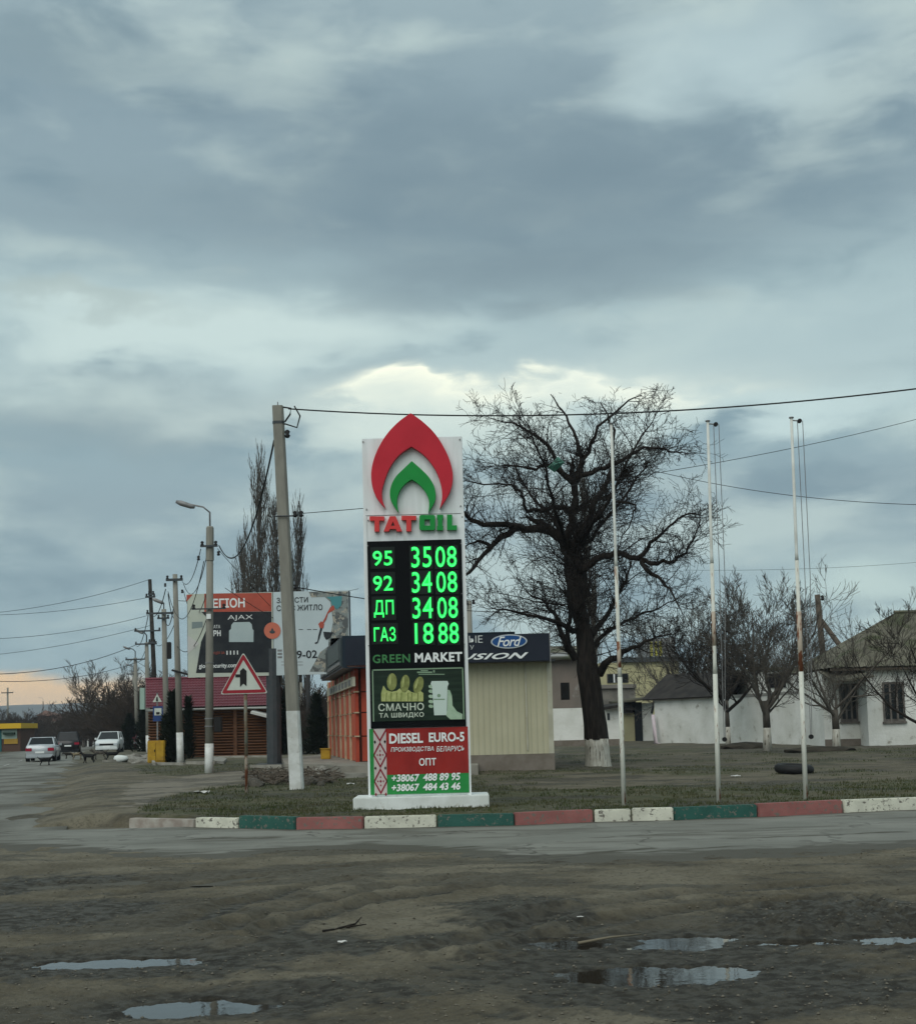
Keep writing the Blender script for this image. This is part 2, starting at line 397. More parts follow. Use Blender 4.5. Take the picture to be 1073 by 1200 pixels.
def soil_material():
    m = bpy.data.materials.new('soil'); m.use_nodes = True; t = m.node_tree; p = t.nodes['Principled BSDF']
    co = t.nodes.new('ShaderNodeTexCoord').outputs['Object']
    def at(n): a = t.nodes.new('ShaderNodeAttribute'); a.attribute_name = n; return a.outputs['Fac']
    nA = noise(t, co, 1.2, 8, .6); nB = noise(t, co, 9, 6, .6); nC = noise(t, co, 70, 5, .75); nF = noise(t, co, 24, 5, .7); nG = noise(t, co, 3.5, 7, .65)
    c = mixc(t, smooth(t, nA, .38, .62), (.084, .072, .046), (.128, .113, .078))
    c = mixc(t, mth(t, 'MULTIPLY', at('clear'), .6), c, (.170, .154, .112))
    c = mixc(t, mth(t, 'MULTIPLY', smooth(t, nB, .5, .7), .6), c, (.058, .050, .034))
    c = mixc(t, mth(t, 'MULTIPLY', smooth(t, nC, .62, .72), .5), c, (.27, .25, .20))
    c = mixc(t, mth(t, 'MULTIPLY', smooth(t, nC, .40, .30), .5), c, (.025, .021, .016))
    c = mixc(t, mth(t, 'MULTIPLY', smooth(t, nF, .54, .62), .55), c, (.048, .041, .029))
    c = mixc(t, mth(t, 'MULTIPLY', smooth(t, nF, .42, .34), .45), c, (.20, .185, .14))
    pathc = mixc(t, nB, (.15, .135, .105), (.21, .19, .15)); c = mixc(t, mth(t, 'MULTIPLY', at('path'), .85), c, pathc)
    gc = mixc(t, smooth(t, nG, .38, .62), (.034, .044, .015), (.066, .062, .026)); gc = mixc(t, smooth(t, nB, .55, .75), gc, (.075, .060, .036))
    c = mixc(t, mth(t, 'MULTIPLY', at('grass'), smooth(t, mth(t, 'ADD', mth(t, 'MULTIPLY', nG, .5), mth(t, 'MULTIPLY', nB, .5)), .34, .50)), c, gc)
    wetc = mixc(t, smooth(t, nB, .4, .6), (.010, .009, .006), (.031, .026, .015))
    c = mixc(t, mth(t, 'MULTIPLY', at('wet'), .93, clamp=True), c, wetc)
    t.links.new(c, p.inputs['Base Color'])
    ro = mth(t, 'SUBTRACT', .93, mth(t, 'MULTIPLY', mth(t, 'MULTIPLY', at('wet'), smooth(t, nB, .35, .6)), .42)); t.links.new(ro, p.inputs['Roughness'])
    p.inputs['Specular IOR Level'].default_value = .35
    b = t.nodes.new('ShaderNodeBump'); b.inputs['Distance'].default_value = .035; b.inputs['Strength'].default_value = 1
    t.links.new(mth(t, 'ADD', mth(t, 'MULTIPLY', nB, .4), mth(t, 'ADD', mth(t, 'MULTIPLY', nC, .3), mth(t, 'MULTIPLY', nF, .35))), b.inputs['Height']); t.links.new(b.outputs[0], p.inputs['Normal'])
    return m
soil = soil_material()
sheet('ground', XX, YY, ZZ, soil, {'grass': GR, 'wet': WET, 'path': PT, 'clear': CL})
# the wide land round about, and the hills
lx = np.concatenate([-np.geomspace(6000, 3, 60), np.geomspace(3, 6000, 60)]); ly = np.concatenate([-np.geomspace(300, 1, 14), np.geomspace(2, 6000, 90)])
LX, LY = np.meshgrid(lx, ly)
LZ = -.22-.0*LX+np.where(LY > 200, (fbm(LX*.004, LY*.004, 3, 3)-.5)*1.0, 0)
land = mat('land', (.05, .048, .03), (.08, .07, .048), scale=.02, rough=.95, c3=(.055, .06, .03), s3=.3)
sheet('land', LX, LY, LZ, land)
hx = np.linspace(-3600, 1600, 240); hy = np.linspace(0, 1, 14)
HX, HT = np.meshgrid(hx, hy)
HY = 2500+HT*900
HZ = -8+(86+6*np.sin(HX/700)+10*fbm(HX*.002, HX*0+1, 8, 4))*sst(0, .8, HT)*sst(1500, -700, HX)
HZ += (fbm(HX*.01, HY*.01, 4, 4)-.5)*6
hillm = mat('hillside', (.055, .06, .04), (.09, .085, .06), scale=.01, rough=.95)
sheet('hill', HX, HY, HZ, hillm)

# asphalt
def asphalt_material():
    m = bpy.data.materials.new('asphalt'); m.use_nodes = True; t = m.node_tree; p = t.nodes['Principled BSDF']
    co = t.nodes.new('ShaderNodeTexCoord').outputs['Object']
    a = t.nodes.new('ShaderNodeAttribute'); a.attribute_name = 'mud'
    mp = t.nodes.new('ShaderNodeMapping'); mp.inputs['Scale'].default_value = (.35, 2.2, 1); t.links.new(co, mp.inputs[0])
    nA = noise(t, co, .5, 7, .6); nS = noise(t, mp.outputs[0], 1.5, 6, .6); nC = noise(t, co, 60, 3, .7)
    c = mixc(t, smooth(t, nA, .35, .65), (.145, .148, .128), (.195, .197, .172))
    c = mixc(t, mth(t, 'MULTIPLY', smooth(t, nS, .5, .7), .5), c, (.105, .100, .080))
    c = mixc(t, mth(t, 'MULTIPLY', smooth(t, nC, .55, .7), .35), c, (.27, .27, .24))
    c = mixc(t, a.outputs['Fac'], c, (.048, .043, .030))
    vo = t.nodes.new('ShaderNodeTexVoronoi'); vo.feature = 'DISTANCE_TO_EDGE'; vo.inputs['Scale'].default_value = .55; vo.inputs['Randomness'].default_value = 1
    wv = t.nodes.new('ShaderNodeVectorMath'); wv.operation = 'ADD'; cn = t.nodes.new('ShaderNodeTexNoise'); cn.inputs['Scale'].default_value = 2.5; t.links.new(co, cn.inputs['Vector']); t.links.new(co, wv.inputs[0]); t.links.new(cn.outputs['Color'], wv.inputs[1]); t.links.new(wv.outputs[0], vo.inputs['Vector'])
    crk = mth(t, 'MULTIPLY', smooth(t, vo.outputs['Distance'], .03, .008), smooth(t, nA, .45, .6)); c = mixc(t, mth(t, 'MULTIPLY', crk, .75), c, (.045, .042, .034))
    t.links.new(c, p.inputs['Base Color']); p.inputs['Roughness'].default_value = .8; p.inputs['Specular IOR Level'].default_value = .3
    b = t.nodes.new('ShaderNodeBump'); b.inputs['Distance'].default_value = .008; t.links.new(nC, b.inputs['Height']); t.links.new(b.outputs[0], p.inputs['Normal'])
    return m
asph = asphalt_material()
rx = np.linspace(-15, 15, 420); ry = np.linspace(13.2, 21.6, 170)
RX, RY = np.meshgrid(rx, ry)
mud = np.zeros_like(RX)
for pts, w in (([(555, 1011), (640, 1004), (760, 994)], .09), ([(600, 1012), (700, 1001), (850, 992)], .07), ([(230, 983), (315, 981)], .18), ([(855, 983), (960, 979), (1060, 975)], .06),
               ([(400, 1003), (480, 998), (560, 992)], .12), ([(700, 982), (800, 976), (880, 973)], .05), ([(0, 975), (100, 968), (210, 962)], .15)):
    w2 = W2(pts); d = polydist(RX+(fbm(RX*3, RY*3, 61)-.5)*.25, RY+(fbm(RX*3, RY*3, 62)-.5)*.25, w2)
    mud = np.maximum(mud, np.exp(-(d/w)**2)*sst(.15, .45, fbm(RX*5, RY*9, 63)))
kd = kerb_y(RX)-RY; mud = np.maximum(mud, .85*sst(.35, .02, kd+(fbm(RX*3, RY*6, 66)-.5)*.4)*(RX > -6.5))
mud = np.maximum(mud, .5*sst(.5, .75, fbm(RX*.8, RY*2.6, 68, 5))); mud = np.maximum(mud, .8*sst(.75, .2, RY-np.interp(RX, DB[:, 0], DB[:, 1])+(fbm(RX*2.5, RY*5, 44, 5)-.5)*1.6))
RZ = (fbm(RX*.8, RY*.8, 71)-.5)*.03-.004
RZ += -.02*(RX < -8)
sheet('road', RX, RY, RZ, asph, {'mud': mud}, keep=(RY < kerb_y(RX)+.1))
ty = np.concatenate([np.linspace(20.6, 60, 90), np.geomspace(60.5, 600, 60)]); tw = np.linspace(0, 1, 14)
TY = np.repeat(ty[:, None], 14, 1); TX = road_right(TY)+1.0-(1-tw[None, :])*(ROADW+2.0)
mud2 = .75*sst(.45, .7, fbm(TX*1.2, TY*.5, 81, 4)); mud2 = np.maximum(mud2, sst(.8, .98, np.abs(tw*2-1))[None, :]*.8)
RZ2 = -.012+0*TX
sheet('road', TX, TY, RZ2, asph, {'mud': mud2})
# lane line
lm = mat('worn_line_paint', (.5, .5, .47), (.2, .2, .18), scale=4, rough=.7, lo=.4, hi=.55)
for k in range(6):
    y0 = 46+k*13; mb = MB(); xm = lambda y: road_right(y)-3.6
    mb.add([(xm(y0)-.06, y0, 0.004), (xm(y0)+.06, y0, .004), (xm(y0+5)+.06, y0+5, .004), (xm(y0+5)-.06, y0+5, .004)], [(0, 1, 2, 3)])
    tag(mb.build('lane_line', lm, fix=False), kind='structure')
# water
wm = bpy.data.materials.new('puddle_water'); wm.use_nodes = True; t = wm.node_tree; p = t.nodes['Principled BSDF']
p.inputs['Base Color'].default_value = (.028, .024, .018, 1); p.inputs['Roughness'].default_value = .03; p.inputs['IOR'].default_value = 1.5; p.inputs['Specular IOR Level'].default_value = .5
b = t.nodes.new('ShaderNodeBump'); b.inputs['Distance'].default_value = .002; b.inputs['Strength'].default_value = .25
t.links.new(noise(t, t.nodes.new('ShaderNodeTexCoord').outputs['Object'], 9, 3), b.inputs['Height']); t.links.new(b.outputs[0], p.inputs['Normal'])
for kp, (px, py, rx_, ry_) in enumerate(PUD):
    mb = MB(); mb.add([(px+rx_*1.45*math.cos(a), py+ry_*1.6*math.sin(a), -.0195-.0006*kp) for a in [k*math.pi/12 for k in range(24)]], [tuple(range(24))])
    tag(mb.build('puddle', wm, fix=False), kind='structure')

# kerb stones
kc = (.27, .265, .24)
def paint(name, col):
    return mat(name, col, tuple(v*.8 for v in col), scale=3, rough=.7, bump=.006, bscale=30, c3=(.15, .14, .12), s3=16, lo3=.56, hi3=.62)
kw = paint('white_kerb_paint', (.62, .62, .52)); kr = paint('red_kerb_paint', (.30, .12, .11)); kg = paint('green_kerb_paint', (.028, .105, .085)); kb = mat('bare_kerb', (.26, .22, .19), (.38, .36, .32), rough=.9, bump=.01)
kroot = tag(empty('kerb', (0, 0, 0)), kind='structure')
seq = [(150, kb), (228, kw), (279, kg), (346, kr), (426, kw), (512, kg), (603, kr), (696, kw), (740, kw), (790, kg), (888, kr), (988, kw), (1090, kg), (1190, kr), (1290, None)]
names = {id(kb): 'bare unpainted kerb stone', id(kw): 'white painted kerb stone', id(kr): 'dull red painted kerb stone', id(kg): 'dark green painted kerb stone'}
for (xa, m), (xb, _) in zip(seq, seq[1:]):
    pa = G(xa, np.interp(xa, [q[0] for q in KP], [q[1] for q in KP])); pb = G(xb, np.interp(xb, [q[0] for q in KP], [q[1] for q in KP]))
    d = (pb-pa); L = d.length; a = math.atan2(d.y, d.x); h = .175+R.uniform(-.008, .012); 
    if xa == 150: h = .11
    if xa == 228: h = .14
    T = Matrix.Translation(pa) @ Matrix.Rotation(a+R.uniform(-.006, .006), 4, 'Z')
    mb = MB(); n = 8
    mb.box(.012, L-.012, 0, .16, -.1, h, T)
    o = mb.build('kerb_stone', m, kroot, bevel=.014); o['label'] = names[id(m)]
# ------------------------------------------------------------------ materials of built things
white = mat('white_panel', (.76, .80, .81), (.66, .70, .70), scale=1.5, rough=.45, stretch=(5, 5, .6), c3=(.42, .43, .38), s3=1.6, lo3=.60, hi3=.80)
plinthm = mat('white_plinth', (.70, .74, .72), (.58, .61, .58), scale=3, rough=.8, bump=.004, c3=(.34, .31, .24), s3=5, lo3=.62, hi3=.75)
red = mat('red_enamel', (.52, .018, .035), (.46, .015, .030), scale=2, rough=.4)
redt = mat('red_letter', (.60, .045, .045), rough=.4)
redside = mat('red_letter_side', (.12, .01, .012), rough=.6)
green = mat('green_enamel', (.008, .26, .045), (.006, .23, .04), scale=2, rough=.4)
black = mat('black_panel', (.003, .004, .005), rough=.5, spec=.08)
dgrey = mat('dark_grey_plate', (.014, .020, .018), rough=.5, spec=.12)
led = emis('green_led', (.003, 1.0, .09), 1.0)
ledcore = emis('led_core', (.06, 1.0, .22), 1.15)
wtext = mat('white_lettering', (.74, .77, .76), rough=.5)
gtext = mat('green_lettering', (.05, .20, .07), rough=.5)
steel = mat('grey_steel', (.25, .25, .25), (.18, .18, .18), rough=.5, metal=.3)
dsteel = mat('dark_steel', (.045, .055, .06), (.06, .065, .07), rough=.5)
blk = mat('black_rubber', (.012, .012, .012), rough=.6)
conc = mat('pole_concrete', (.25, .245, .21), (.20, .195, .17), scale=2, rough=.9, bump=.006, stretch=(3, 3, .6), c3=(.15, .14, .12), s3=1.3, lo3=.58, hi3=.8)
limew = mat('limewash', (.66, .68, .66), (.52, .53, .50), scale=4, rough=.9, bump=.004, c3=(.3, .29, .25), s3=6, lo3=.60, hi3=.72)
woodp = mat('weathered_wood', (.075, .06, .045), (.11, .09, .07), scale=3, rough=.9, stretch=(6, 6, .6), bump=.005)

def XZ(x, y, Y, o):      # local x, z of a facade point given its photo survey pixel
    p = D(x, y, Y); return (p.x-o.x, p.z-o.z)
# ------------------------------------------------------------------ price sign
pb = G(494, 953, .10); SY = pb.y; so_ = Vector((D(487, 900, SY).x, SY, .10))
st = empty('fuel_price_sign', so_); tag(st, 'tall white roadside fuel price sign with red and green flame and lit green prices', 'price sign')
def s_(x, y): return XZ(x, y, SY+.22, so_)
FY = .22          # cabinet front in local y
xl = s_(432, 931)[0]; xr = s_(552, 928)[0]; zt = s_(485, 512.5)[1]; zb = s_(490, 933)[1]
mb = MB(); mb.box(s_(415, 950)[0], s_(573, 945)[0], 0, 1.0, -.35, zb); mb.build('plinth', plinthm, st, bevel=.012)
mb = MB(); mb.box(xl, xr, FY, FY+.42, zb, zt); mb.build('cabinet', white, st, bevel=.008)
mb = MB(); zz = s_(485, 603)[1]; mb.box(xl+.03, xr-.02, FY-.004, FY, zz-.006, zz+.006); mb.build('panel_joint', steel, st)
for q in (xl, xr-.05): MB().box(q-.004, q+.054, FY-.012, FY+.01, zb, s_(485, 603)[1]).build('edge_trim', white, st)
# corrected local coordinates: the photo rolls, the sign stands upright
def U(px, py):
    return s_(px, py)
def rectp(x0, y0, x1, y1):
    a = U(x0, y0); b_ = U(x1, y0); c_ = U(x0, y1); d_ = U(x1, y1)
    return (a[0]+c_[0])/2, (b_[0]+d_[0])/2, (c_[1]+d_[1])/2, (a[1]+b_[1])/2
def txt(name, body, box, dy, m, off=.0, **k):
    x0, x1, z0, z1 = rectp(*box); return text(name, body, x0, x1, z0, z1, FY-dy, m, st, off, **k)
def c3x(pts): return [U(400+x/5.961, 470+y/5.961) for x, y in pts]
def smoothloop(pts, corners, k=4):     # Catmull-Rom between corners
    out = []; n = len(pts)
    for i in range(n):
        p0, p1, p2, p3 = pts[i-1], pts[i], pts[(i+1) % n], pts[(i+2) % n]
        if i in corners: p0 = p1
        if (i+1) % n in corners: p3 = p2
        for j in range(k):
            t = j/k
            out.append(tuple(.5*((2*b)+(-a+c)*t+(2*a-5*b+4*c-d)*t*t+(-a+3*b-3*c+d)*t**3) for a, b, c, d in zip(p0, p1, p2, p3)))
    return out
flame = [(485, 97), (560, 150), (640, 225), (700, 310), (745, 400), (772, 490), (775, 560), (760, 630), (730, 690), (693, 745), (705, 690), (705, 640), (695, 580), (665, 500), (620, 430), (560, 370), (490, 325),
         (420, 370), (365, 430), (325, 500), (297, 580), (283, 640), (287, 700), (303, 747), (255, 690), (225, 620), (213, 540), (218, 470), (240, 390), (280, 305), (335, 225), (410, 150)]
shape('flame_emblem', [smoothloop(c3x(flame), {0, 9, 16, 23})], FY, .11, red, st, .006)
gflame = [(492, 430), (550, 480), (605, 535), (640, 590), (655, 640), (655, 690), (640, 730), (612, 775), (616, 720), (605, 670), (575, 620), (535, 580), (492, 553), (450, 580), (415, 620), (393, 670), (387, 720), (397, 777), (365, 730), (347, 690), (343, 640), (355, 590), (385, 535), (440, 480)]
shape('flame_emblem', [smoothloop(c3x(gflame), {0, 7, 12, 17})], FY, .10, green, st, .006)
def let(loops, m): shape('letter', [c3x(L) for L in loops], FY, .09, m, st, .002)
let([[(200, 812), (300, 812), (300, 840), (266, 840), (266, 916), (234, 916), (234, 840), (200, 840)]], redt)
let([[(340, 811), (380, 811), (424, 915), (388, 915), (383, 898), (339, 898), (333, 915), (298, 915)], [(361, 845), (346, 878), (376, 878)]], redt)
let([[(422, 808), (522, 808), (522, 836), (488, 836), (488, 914), (455, 914), (455, 836), (422, 836)]], redt)
let([[(556, 802), (645, 802), (654, 811), (654, 897), (645, 906), (556, 906), (546, 897), (546, 811)], [(580, 832), (620, 832), (620, 876), (580, 876)]], green)
let([[(668, 801), (710, 801), (710, 828), (704, 828), (704, 878), (710, 878), (710, 906), (668, 906), (668, 878), (674, 878), (674, 828), (668, 828)]], green)
let([[(738, 800), (772, 800), (772, 874), (805, 874), (805, 905), (738, 905)]], green)
# black price panel
x0, x1, z0, z1 = rectp(427, 633.5, 549, 852.5); x0 = xl+.055; x1 = xr-.055
MB().box(x0, x1, FY-.035, FY, z0, z1).build('price_panel', black, st)
for px, py in ((431, 640), (540, 637.5), (431.5, 699), (541, 696), (432, 757), (544, 755), (543, 724)):
    a = U(px, py); MB().box(a[0]-.008, a[0]+.008, FY-.045, FY-.034, a[1]-.008, a[1]+.008).build('screw', steel, st)
rows = [('95', '35', '08', 436.8, 460, 645.5, 663.5, 481.8, 505.8, 510, 535, 640.5, 665.8),
        ('92', '34', '08', 437.2, 460.5, 674.8, 693, 482.5, 506.2, 511, 535.6, 670, 695.3),
        ('ДП', '34', '08', 438.2, 461.5, 703.2, 724, 483.2, 507.2, 512.2, 536.4, 700, 725.5),
        ('ГАЗ', '18', '88', 438.2, 463.8, 734.8, 752, 486, 508, 513.5, 537.5, 729.8, 755)]
for a, b_, c_, xa, xb, ya, yb, xc, xd, xe, xf, yc, yd in rows:
    r0 = rectp(xa-2.5, ya-4, xb+2.5, yb+3); MB().box(r0[0], r0[1], FY-.045, FY-.035, r0[2], r0[3]).build('label_plate', dgrey, st)
    r0 = rectp(xc-2, yc-1, xd+1, yd+1); MB().box(r0[0], r0[1], FY-.042, FY-.035, r0[2], r0[3]).build('digit_plate', dgrey, st)
    r0 = rectp(xe-1, yc-1, xf+1.5, yd+1); MB().box(r0[0], r0[1], FY-.042, FY-.035, r0[2], r0[3]).build('digit_plate', dgrey, st)
    txt('fuel_label', a, (xa, ya+.3, xb, yb), .046, led, .016, ext=.008, space=1.05)
    txt('price_digits', b_, (xc, yc+.4, xd, yd-.2), .044, led, .012, ext=.01, space=1.05)
    txt('price_digits', c_, (xe, yc, xf, yd-.6), .044, led, .012, ext=.01, space=1.05)
for a, b_, c_, xa, xb, ya, yb, xc, xd, xe, xf, yc, yd in rows:
    e = .45
    txt('label_core', a, (xa+e, ya+.3+e, xb-e, yb-e), .0465, ledcore, -.016, ext=.009, space=1.05)
    txt('digit_core', b_, (xc+e, yc+.4+e, xd-e, yd-.2-e), .0445, ledcore, -.016, ext=.011, space=1.05)
    txt('digit_core', c_, (xe+e, yc+e, xf-e, yd-.6-e), .0445, ledcore, -.016, ext=.011, space=1.05)
txt('shop_lettering', 'GREEN', (436.8, 767, 480.5, 777), .036, gtext, .02, space=1.1)
txt('shop_lettering', 'MARKET', (486, 764.8, 541.5, 775.8), .036, wtext, .035, space=1.08)
# snack poster
pgreen = mat('poster_dark_green', (.006, .017, .010), (.012, .028, .016), scale=2, rough=.5, stretch=(1, 1, 9))
pline = mat('poster_line', (.20, .30, .20), rough=.5)
x0, x1, z0, z1 = rectp(436.5, 783.5, 543.5, 844.5)
po = MB().box(x0, x1, FY-.048, FY-.035, z0, z1).build('poster', pgreen, st)
mb = MB()
for q in ((x0, x0+.02, z0, z1), (x1-.02, x1, z0, z1), (x0, x1, z1-.02, z1)): mb.box(q[0], q[1], FY-.056, FY-.048, q[2], q[3])
mb.build('poster_border', pline, po)
def q8(pts): return [U(430+x/8.254, 780+y/8.254) for x, y in pts]
bun = mat('printed_bun', (.42, .45, .18), (.30, .34, .12), scale=14, rough=.5)
bund = mat('printed_bun_shade', (.13, .16, .04), rough=.5)
saus = mat('printed_sausage', (.24, .27, .09), (.15, .17, .05), scale=10, rough=.5)
cupw = mat('printed_cup', (.50, .60, .55), rough=.5)
hand = mat('printed_hand', (.28, .40, .28), (.36, .48, .35), scale=8, rough=.5)
def ell(cx_, cy_, rx_, ry_, rot=0, n=20):
    return [(cx_+rx_*math.cos(a)*math.cos(rot)-ry_*math.sin(a)*math.sin(rot), cy_+rx_*math.cos(a)*math.sin(rot)+ry_*math.sin(a)*math.cos(rot)) for a in [2*math.pi*i/n for i in range(n)]]
for cx_, cy_, rr_, rt, x_ in ((242, 160, 48, .04, 0), (368, 175, 44, .12, 0), (498, 190, 46, .28, 0)):
    shape('printed_sausage', [q8(ell(cx_, cy_, rr_, 84, rt))], FY-.05, .003, saus, po)
    shape('printed_highlight', [q8(ell(cx_-18, cy_-14, 10, 52, rt))], FY-.0535, .001, bun, po)
shape('printed_bun', [q8([(160, 195), (190, 240), (240, 255), (290, 245), (318, 222), (345, 255), (372, 262), (398, 235), (430, 258), (478, 268), (520, 250), (545, 268), (545, 348), (140, 348), (138, 270)])], FY-.0545, .003, bun, po)
for xx in (186, 232, 285, 330, 395, 430, 490): shape('printed_fold', [q8([(xx, 262), (xx+9, 266), (xx+4, 345), (xx-3, 345)])], FY-.058, .001, bund, po)
shape('printed_cup', [q8([(625, 152), (778, 150), (790, 178), (778, 205), (772, 480), (650, 482), (628, 200), (614, 180)])], FY-.0545, .003, cupw, po)
for cy_ in (205, 250, 300, 350, 395): shape('printed_finger', [q8(ell(618, cy_, 24, 17, .2, 12))], FY-.05, .003, hand, po)
shape('printed_hand', [q8([(780, 235), (800, 240), (820, 290), (828, 390), (870, 445), (922, 470), (922, 520), (805, 522), (765, 485), (778, 430)])], FY-.058, .002, hand, po)
shape('printed_mark', [q8(ell(695, 292, 17, 17))], FY-.058, .001, pline, po)
shape('printed_mark', [q8([(645, 322), (752, 322), (752, 334), (645, 334)])], FY-.058, .001, pline, po)
for a_ in ((485, 60, 630, 74), (500, 82, 750, 90), (640, 45, 655, 70), (520, 45, 590, 56)): shape('printed_mark', [q8([(a_[0], a_[1]), (a_[2], a_[1]), (a_[2], a_[3]), (a_[0], a_[3])])], FY-.05, .001, pline, po)
mt = mat('poster_lettering', (.55, .62, .52), rough=.5)
o = txt('poster_lettering', 'СМАЧНО', (443.5, 824.3, 496.7, 833), .0585, mt, .012, ext=.002, space=1.05); o.parent = po
o = txt('poster_lettering', 'ТА ШВИДКО', (444.5, 835.3, 496.7, 841.8), .0585, mt, .012, ext=.002, space=1.05); o.parent = po
# diesel banner
bred = mat('banner_red', (.30, .022, .018), (.21, .015, .013), scale=1.4, rough=.42, bump=.03, bscale=2.2, stretch=(1, 1, .5))
bgre = mat('banner_green', (.022, .24, .055), (.018, .20, .045), scale=1.4, rough=.42, bump=.02, bscale=2.5)
x0, x1, z0, z1 = rectp(434, 853, 550, 931); x0 = xl+.03; x1 = xr-.03; xo = rectp(435, 853, 453, 931)[1]; zs = rectp(453, 906, 550, 907)[2]
ba = MB().box(xo, x1, FY-.022, FY, zs, z1).build('banner', bred, st)
MB().box(x0, x1, FY-.020, FY+.001, z0+.01, zs-.001).build('banner_green_field', bgre, ba)
MB().box(x0, x0+.07, FY-.021, FY+.001, zs, z1).build('banner_green_edge', bgre, ba)
owh = mat('ornament_white', (.50, .44, .42), rough=.5); ored = mat('ornament_red', (.22, .012, .03), rough=.5)
ox0 = x0+.065; orn = MB().box(ox0, xo, FY-.026, FY-.001, z0+.015, z1).build('ornament_strip', owh, ba)
w = xo-ox0; H = z1-z0-.015; mb = MB()
def par(x_a, z_a, x_b, z_b, tt): mb.prism([(x_a, z_a-tt), (x_b, z_b-tt), (x_b, z_b+tt), (x_a, z_a+tt)], FY-.030, FY-.026)
def dia(cx_, cz_, r1, r2): mb.prism([(cx_-r1, cz_), (cx_, cz_-r2), (cx_+r1, cz_), (cx_, cz_+r2)], FY-.031, FY-.026)
nc = 2.5; ch = H/nc; xm = (ox0+xo)/2; zo = z0+.015
for k in range(3):
    za = zo+k*ch; zm = min(za+ch/2, z1); ze = min(za+ch, z1)
    for sgn in (-1, 1):
        xe = xm+sgn*w/2
        par(xm, za+.02, xe, min(za+ch/2, z1-.02), .024)
        if za+ch <= z1: par(xe, za+ch/2, xm, za+ch-.02, .024)
        for f in (.25, .75):
            if za+ch*f < z1-.03: dia(xe-sgn*.022, za+ch*(f-.25 if f < .5 else f+.25)+.0 if za+ch*(f-.25 if f < .5 else f+.25) < z1-.04 else za+.04, .018, .03)
    if za+ch/2 < z1-.05:
        dia(xm, za+ch/2, .018, .026)
        for dx_, dz_ in ((0, .065), (0, -.065), (.045, 0), (-.045, 0)): dia(xm+dx_, za+ch/2+dz_, .012, .018)
mb.build('ornament', ored, orn)
def btx(body, box, off=.02, **k):
    o = txt('banner_lettering', body, box, .027, wtext, off, ext=.002, **k); o.parent = ba
btx('DIESEL', (456, 859.2, 495.6, 871.3), .03); btx('EURO-5', (502.4, 858.2, 544, 869.4), .03)
btx('ПРОИЗВОДСТВА', (458, 875.3, 508.3, 881.6), .01, shear=.15); btx('БЕЛАРУСЬ', (511.4, 874.3, 544, 880.6), .01, shear=.15)
btx('ОПТ', (491, 888.5, 511, 897.3), .02)
btx('+38067', (458.8, 907.3, 491.6, 916.2), .03, shear=.15); btx('488 89 95', (495.6, 906, 539.3, 915), .03, shear=.15)
btx('+38067', (458.8, 918.6, 491.6, 927.3), .03, shear=.15); btx('484 43 46', (495.6, 917.3, 539.3, 926), .03, shear=.15)

for px, py in ((424, 518), (540, 515), (428, 597), (541, 593), (430, 610), (543, 606)):
    a = U(px, py); MB().tube([(a[0]+(.02 if px < 480 else -.02), FY-.018, a[1]), (a[0]+(.02 if px < 480 else -.02), FY, a[1])], .012, 8).build('screw', steel, st)
# ------------------------------------------------------------------ flagpoles
rust = mat('rusty_white_pole', (.60, .61, .55), (.52, .53, .47), scale=3, rough=.6, stretch=(8, 8, 1.0), c3=(.20, .07, .025), s3=2.4, lo3=.57, hi3=.62)
rust2 = mat('rust', (.16, .06, .03), (.42, .36, .29), scale=3.5, rough=.9, stretch=(3, 3, 1), lo=.46, hi=.54)
flab = ['first rusty white flagpole, right of the price sign and before the big tree', 'middle rusty white flagpole of the three along the painted kerb', 'rusty white flagpole with halyards farthest to the right along the kerb']
for k, (bx, by, tx, ty, x_j, rz0, rz1) in enumerate(((731, 944, 716, 497, 0, 755, 790), (842, 940, 829, 494, 0, 720, 760), (944, 937, 927, 490, 0, 720, 790))):
    b0 = P(bx, by); tp = D(tx, ty, b0.y+.1); r = empty('flagpole', b0); tag(r, flab[k], 'flagpole', 'flagpoles behind the kerb')
    t = tp-b0; fr = lambda s: t*s
    MB().tube([fr(-.02), fr(.33)], [.039, .039], 10).build('lower_tube', rust, r, True)
    MB().tube([fr(.33), fr(.36), fr(.62)], [.039, .031, .031], 10).build('middle_tube', rust, r, True)
    MB().tube([fr(.62), fr(.64), fr(1)], [.031, .025, .023], 10).build('upper_tube', mat('pole_white%d' % k, (.6, .62, .58), (.5, .51, .47), rough=.6), r, True)
    s0 = (by-rz1)/(by-ty); s1 = (by-rz0)/(by-ty)
    mb = MB(); mb.tube([fr(s0), fr(s1)], .0405 if s0 < .33 else .0325, 10); mb.build('rust_patch', rust2, r, True)
    MB().tube([fr(1), fr(1.003)], .04, 10).build('cap', steel, r, True)
    if k:
        px = fr(.992)+Vector((.13, 0, 0)); MB().tube([px+Vector((0, -.02, 0)), px+Vector((0, .02, 0))], .036, 12).build('pulley', blk, r)
        MB().tube([fr(.994), px], .012, 5).build('bracket', steel, r)
        e1 = fr(.16)+Vector((.12, 0, 0))
        for q in (-.035, .05): MB().tube([px+Vector((q, 0, 0)), (px+e1)/2+Vector((q+.03, 0, 0)), e1+Vector((q*.2, 0, 0))], .006, 4).build('halyard', steel, r)
        MB().tube([e1+Vector((0, -.02, .0)), e1+Vector((0, .02, 0))], .038, 10).build('cleat', blk, r)

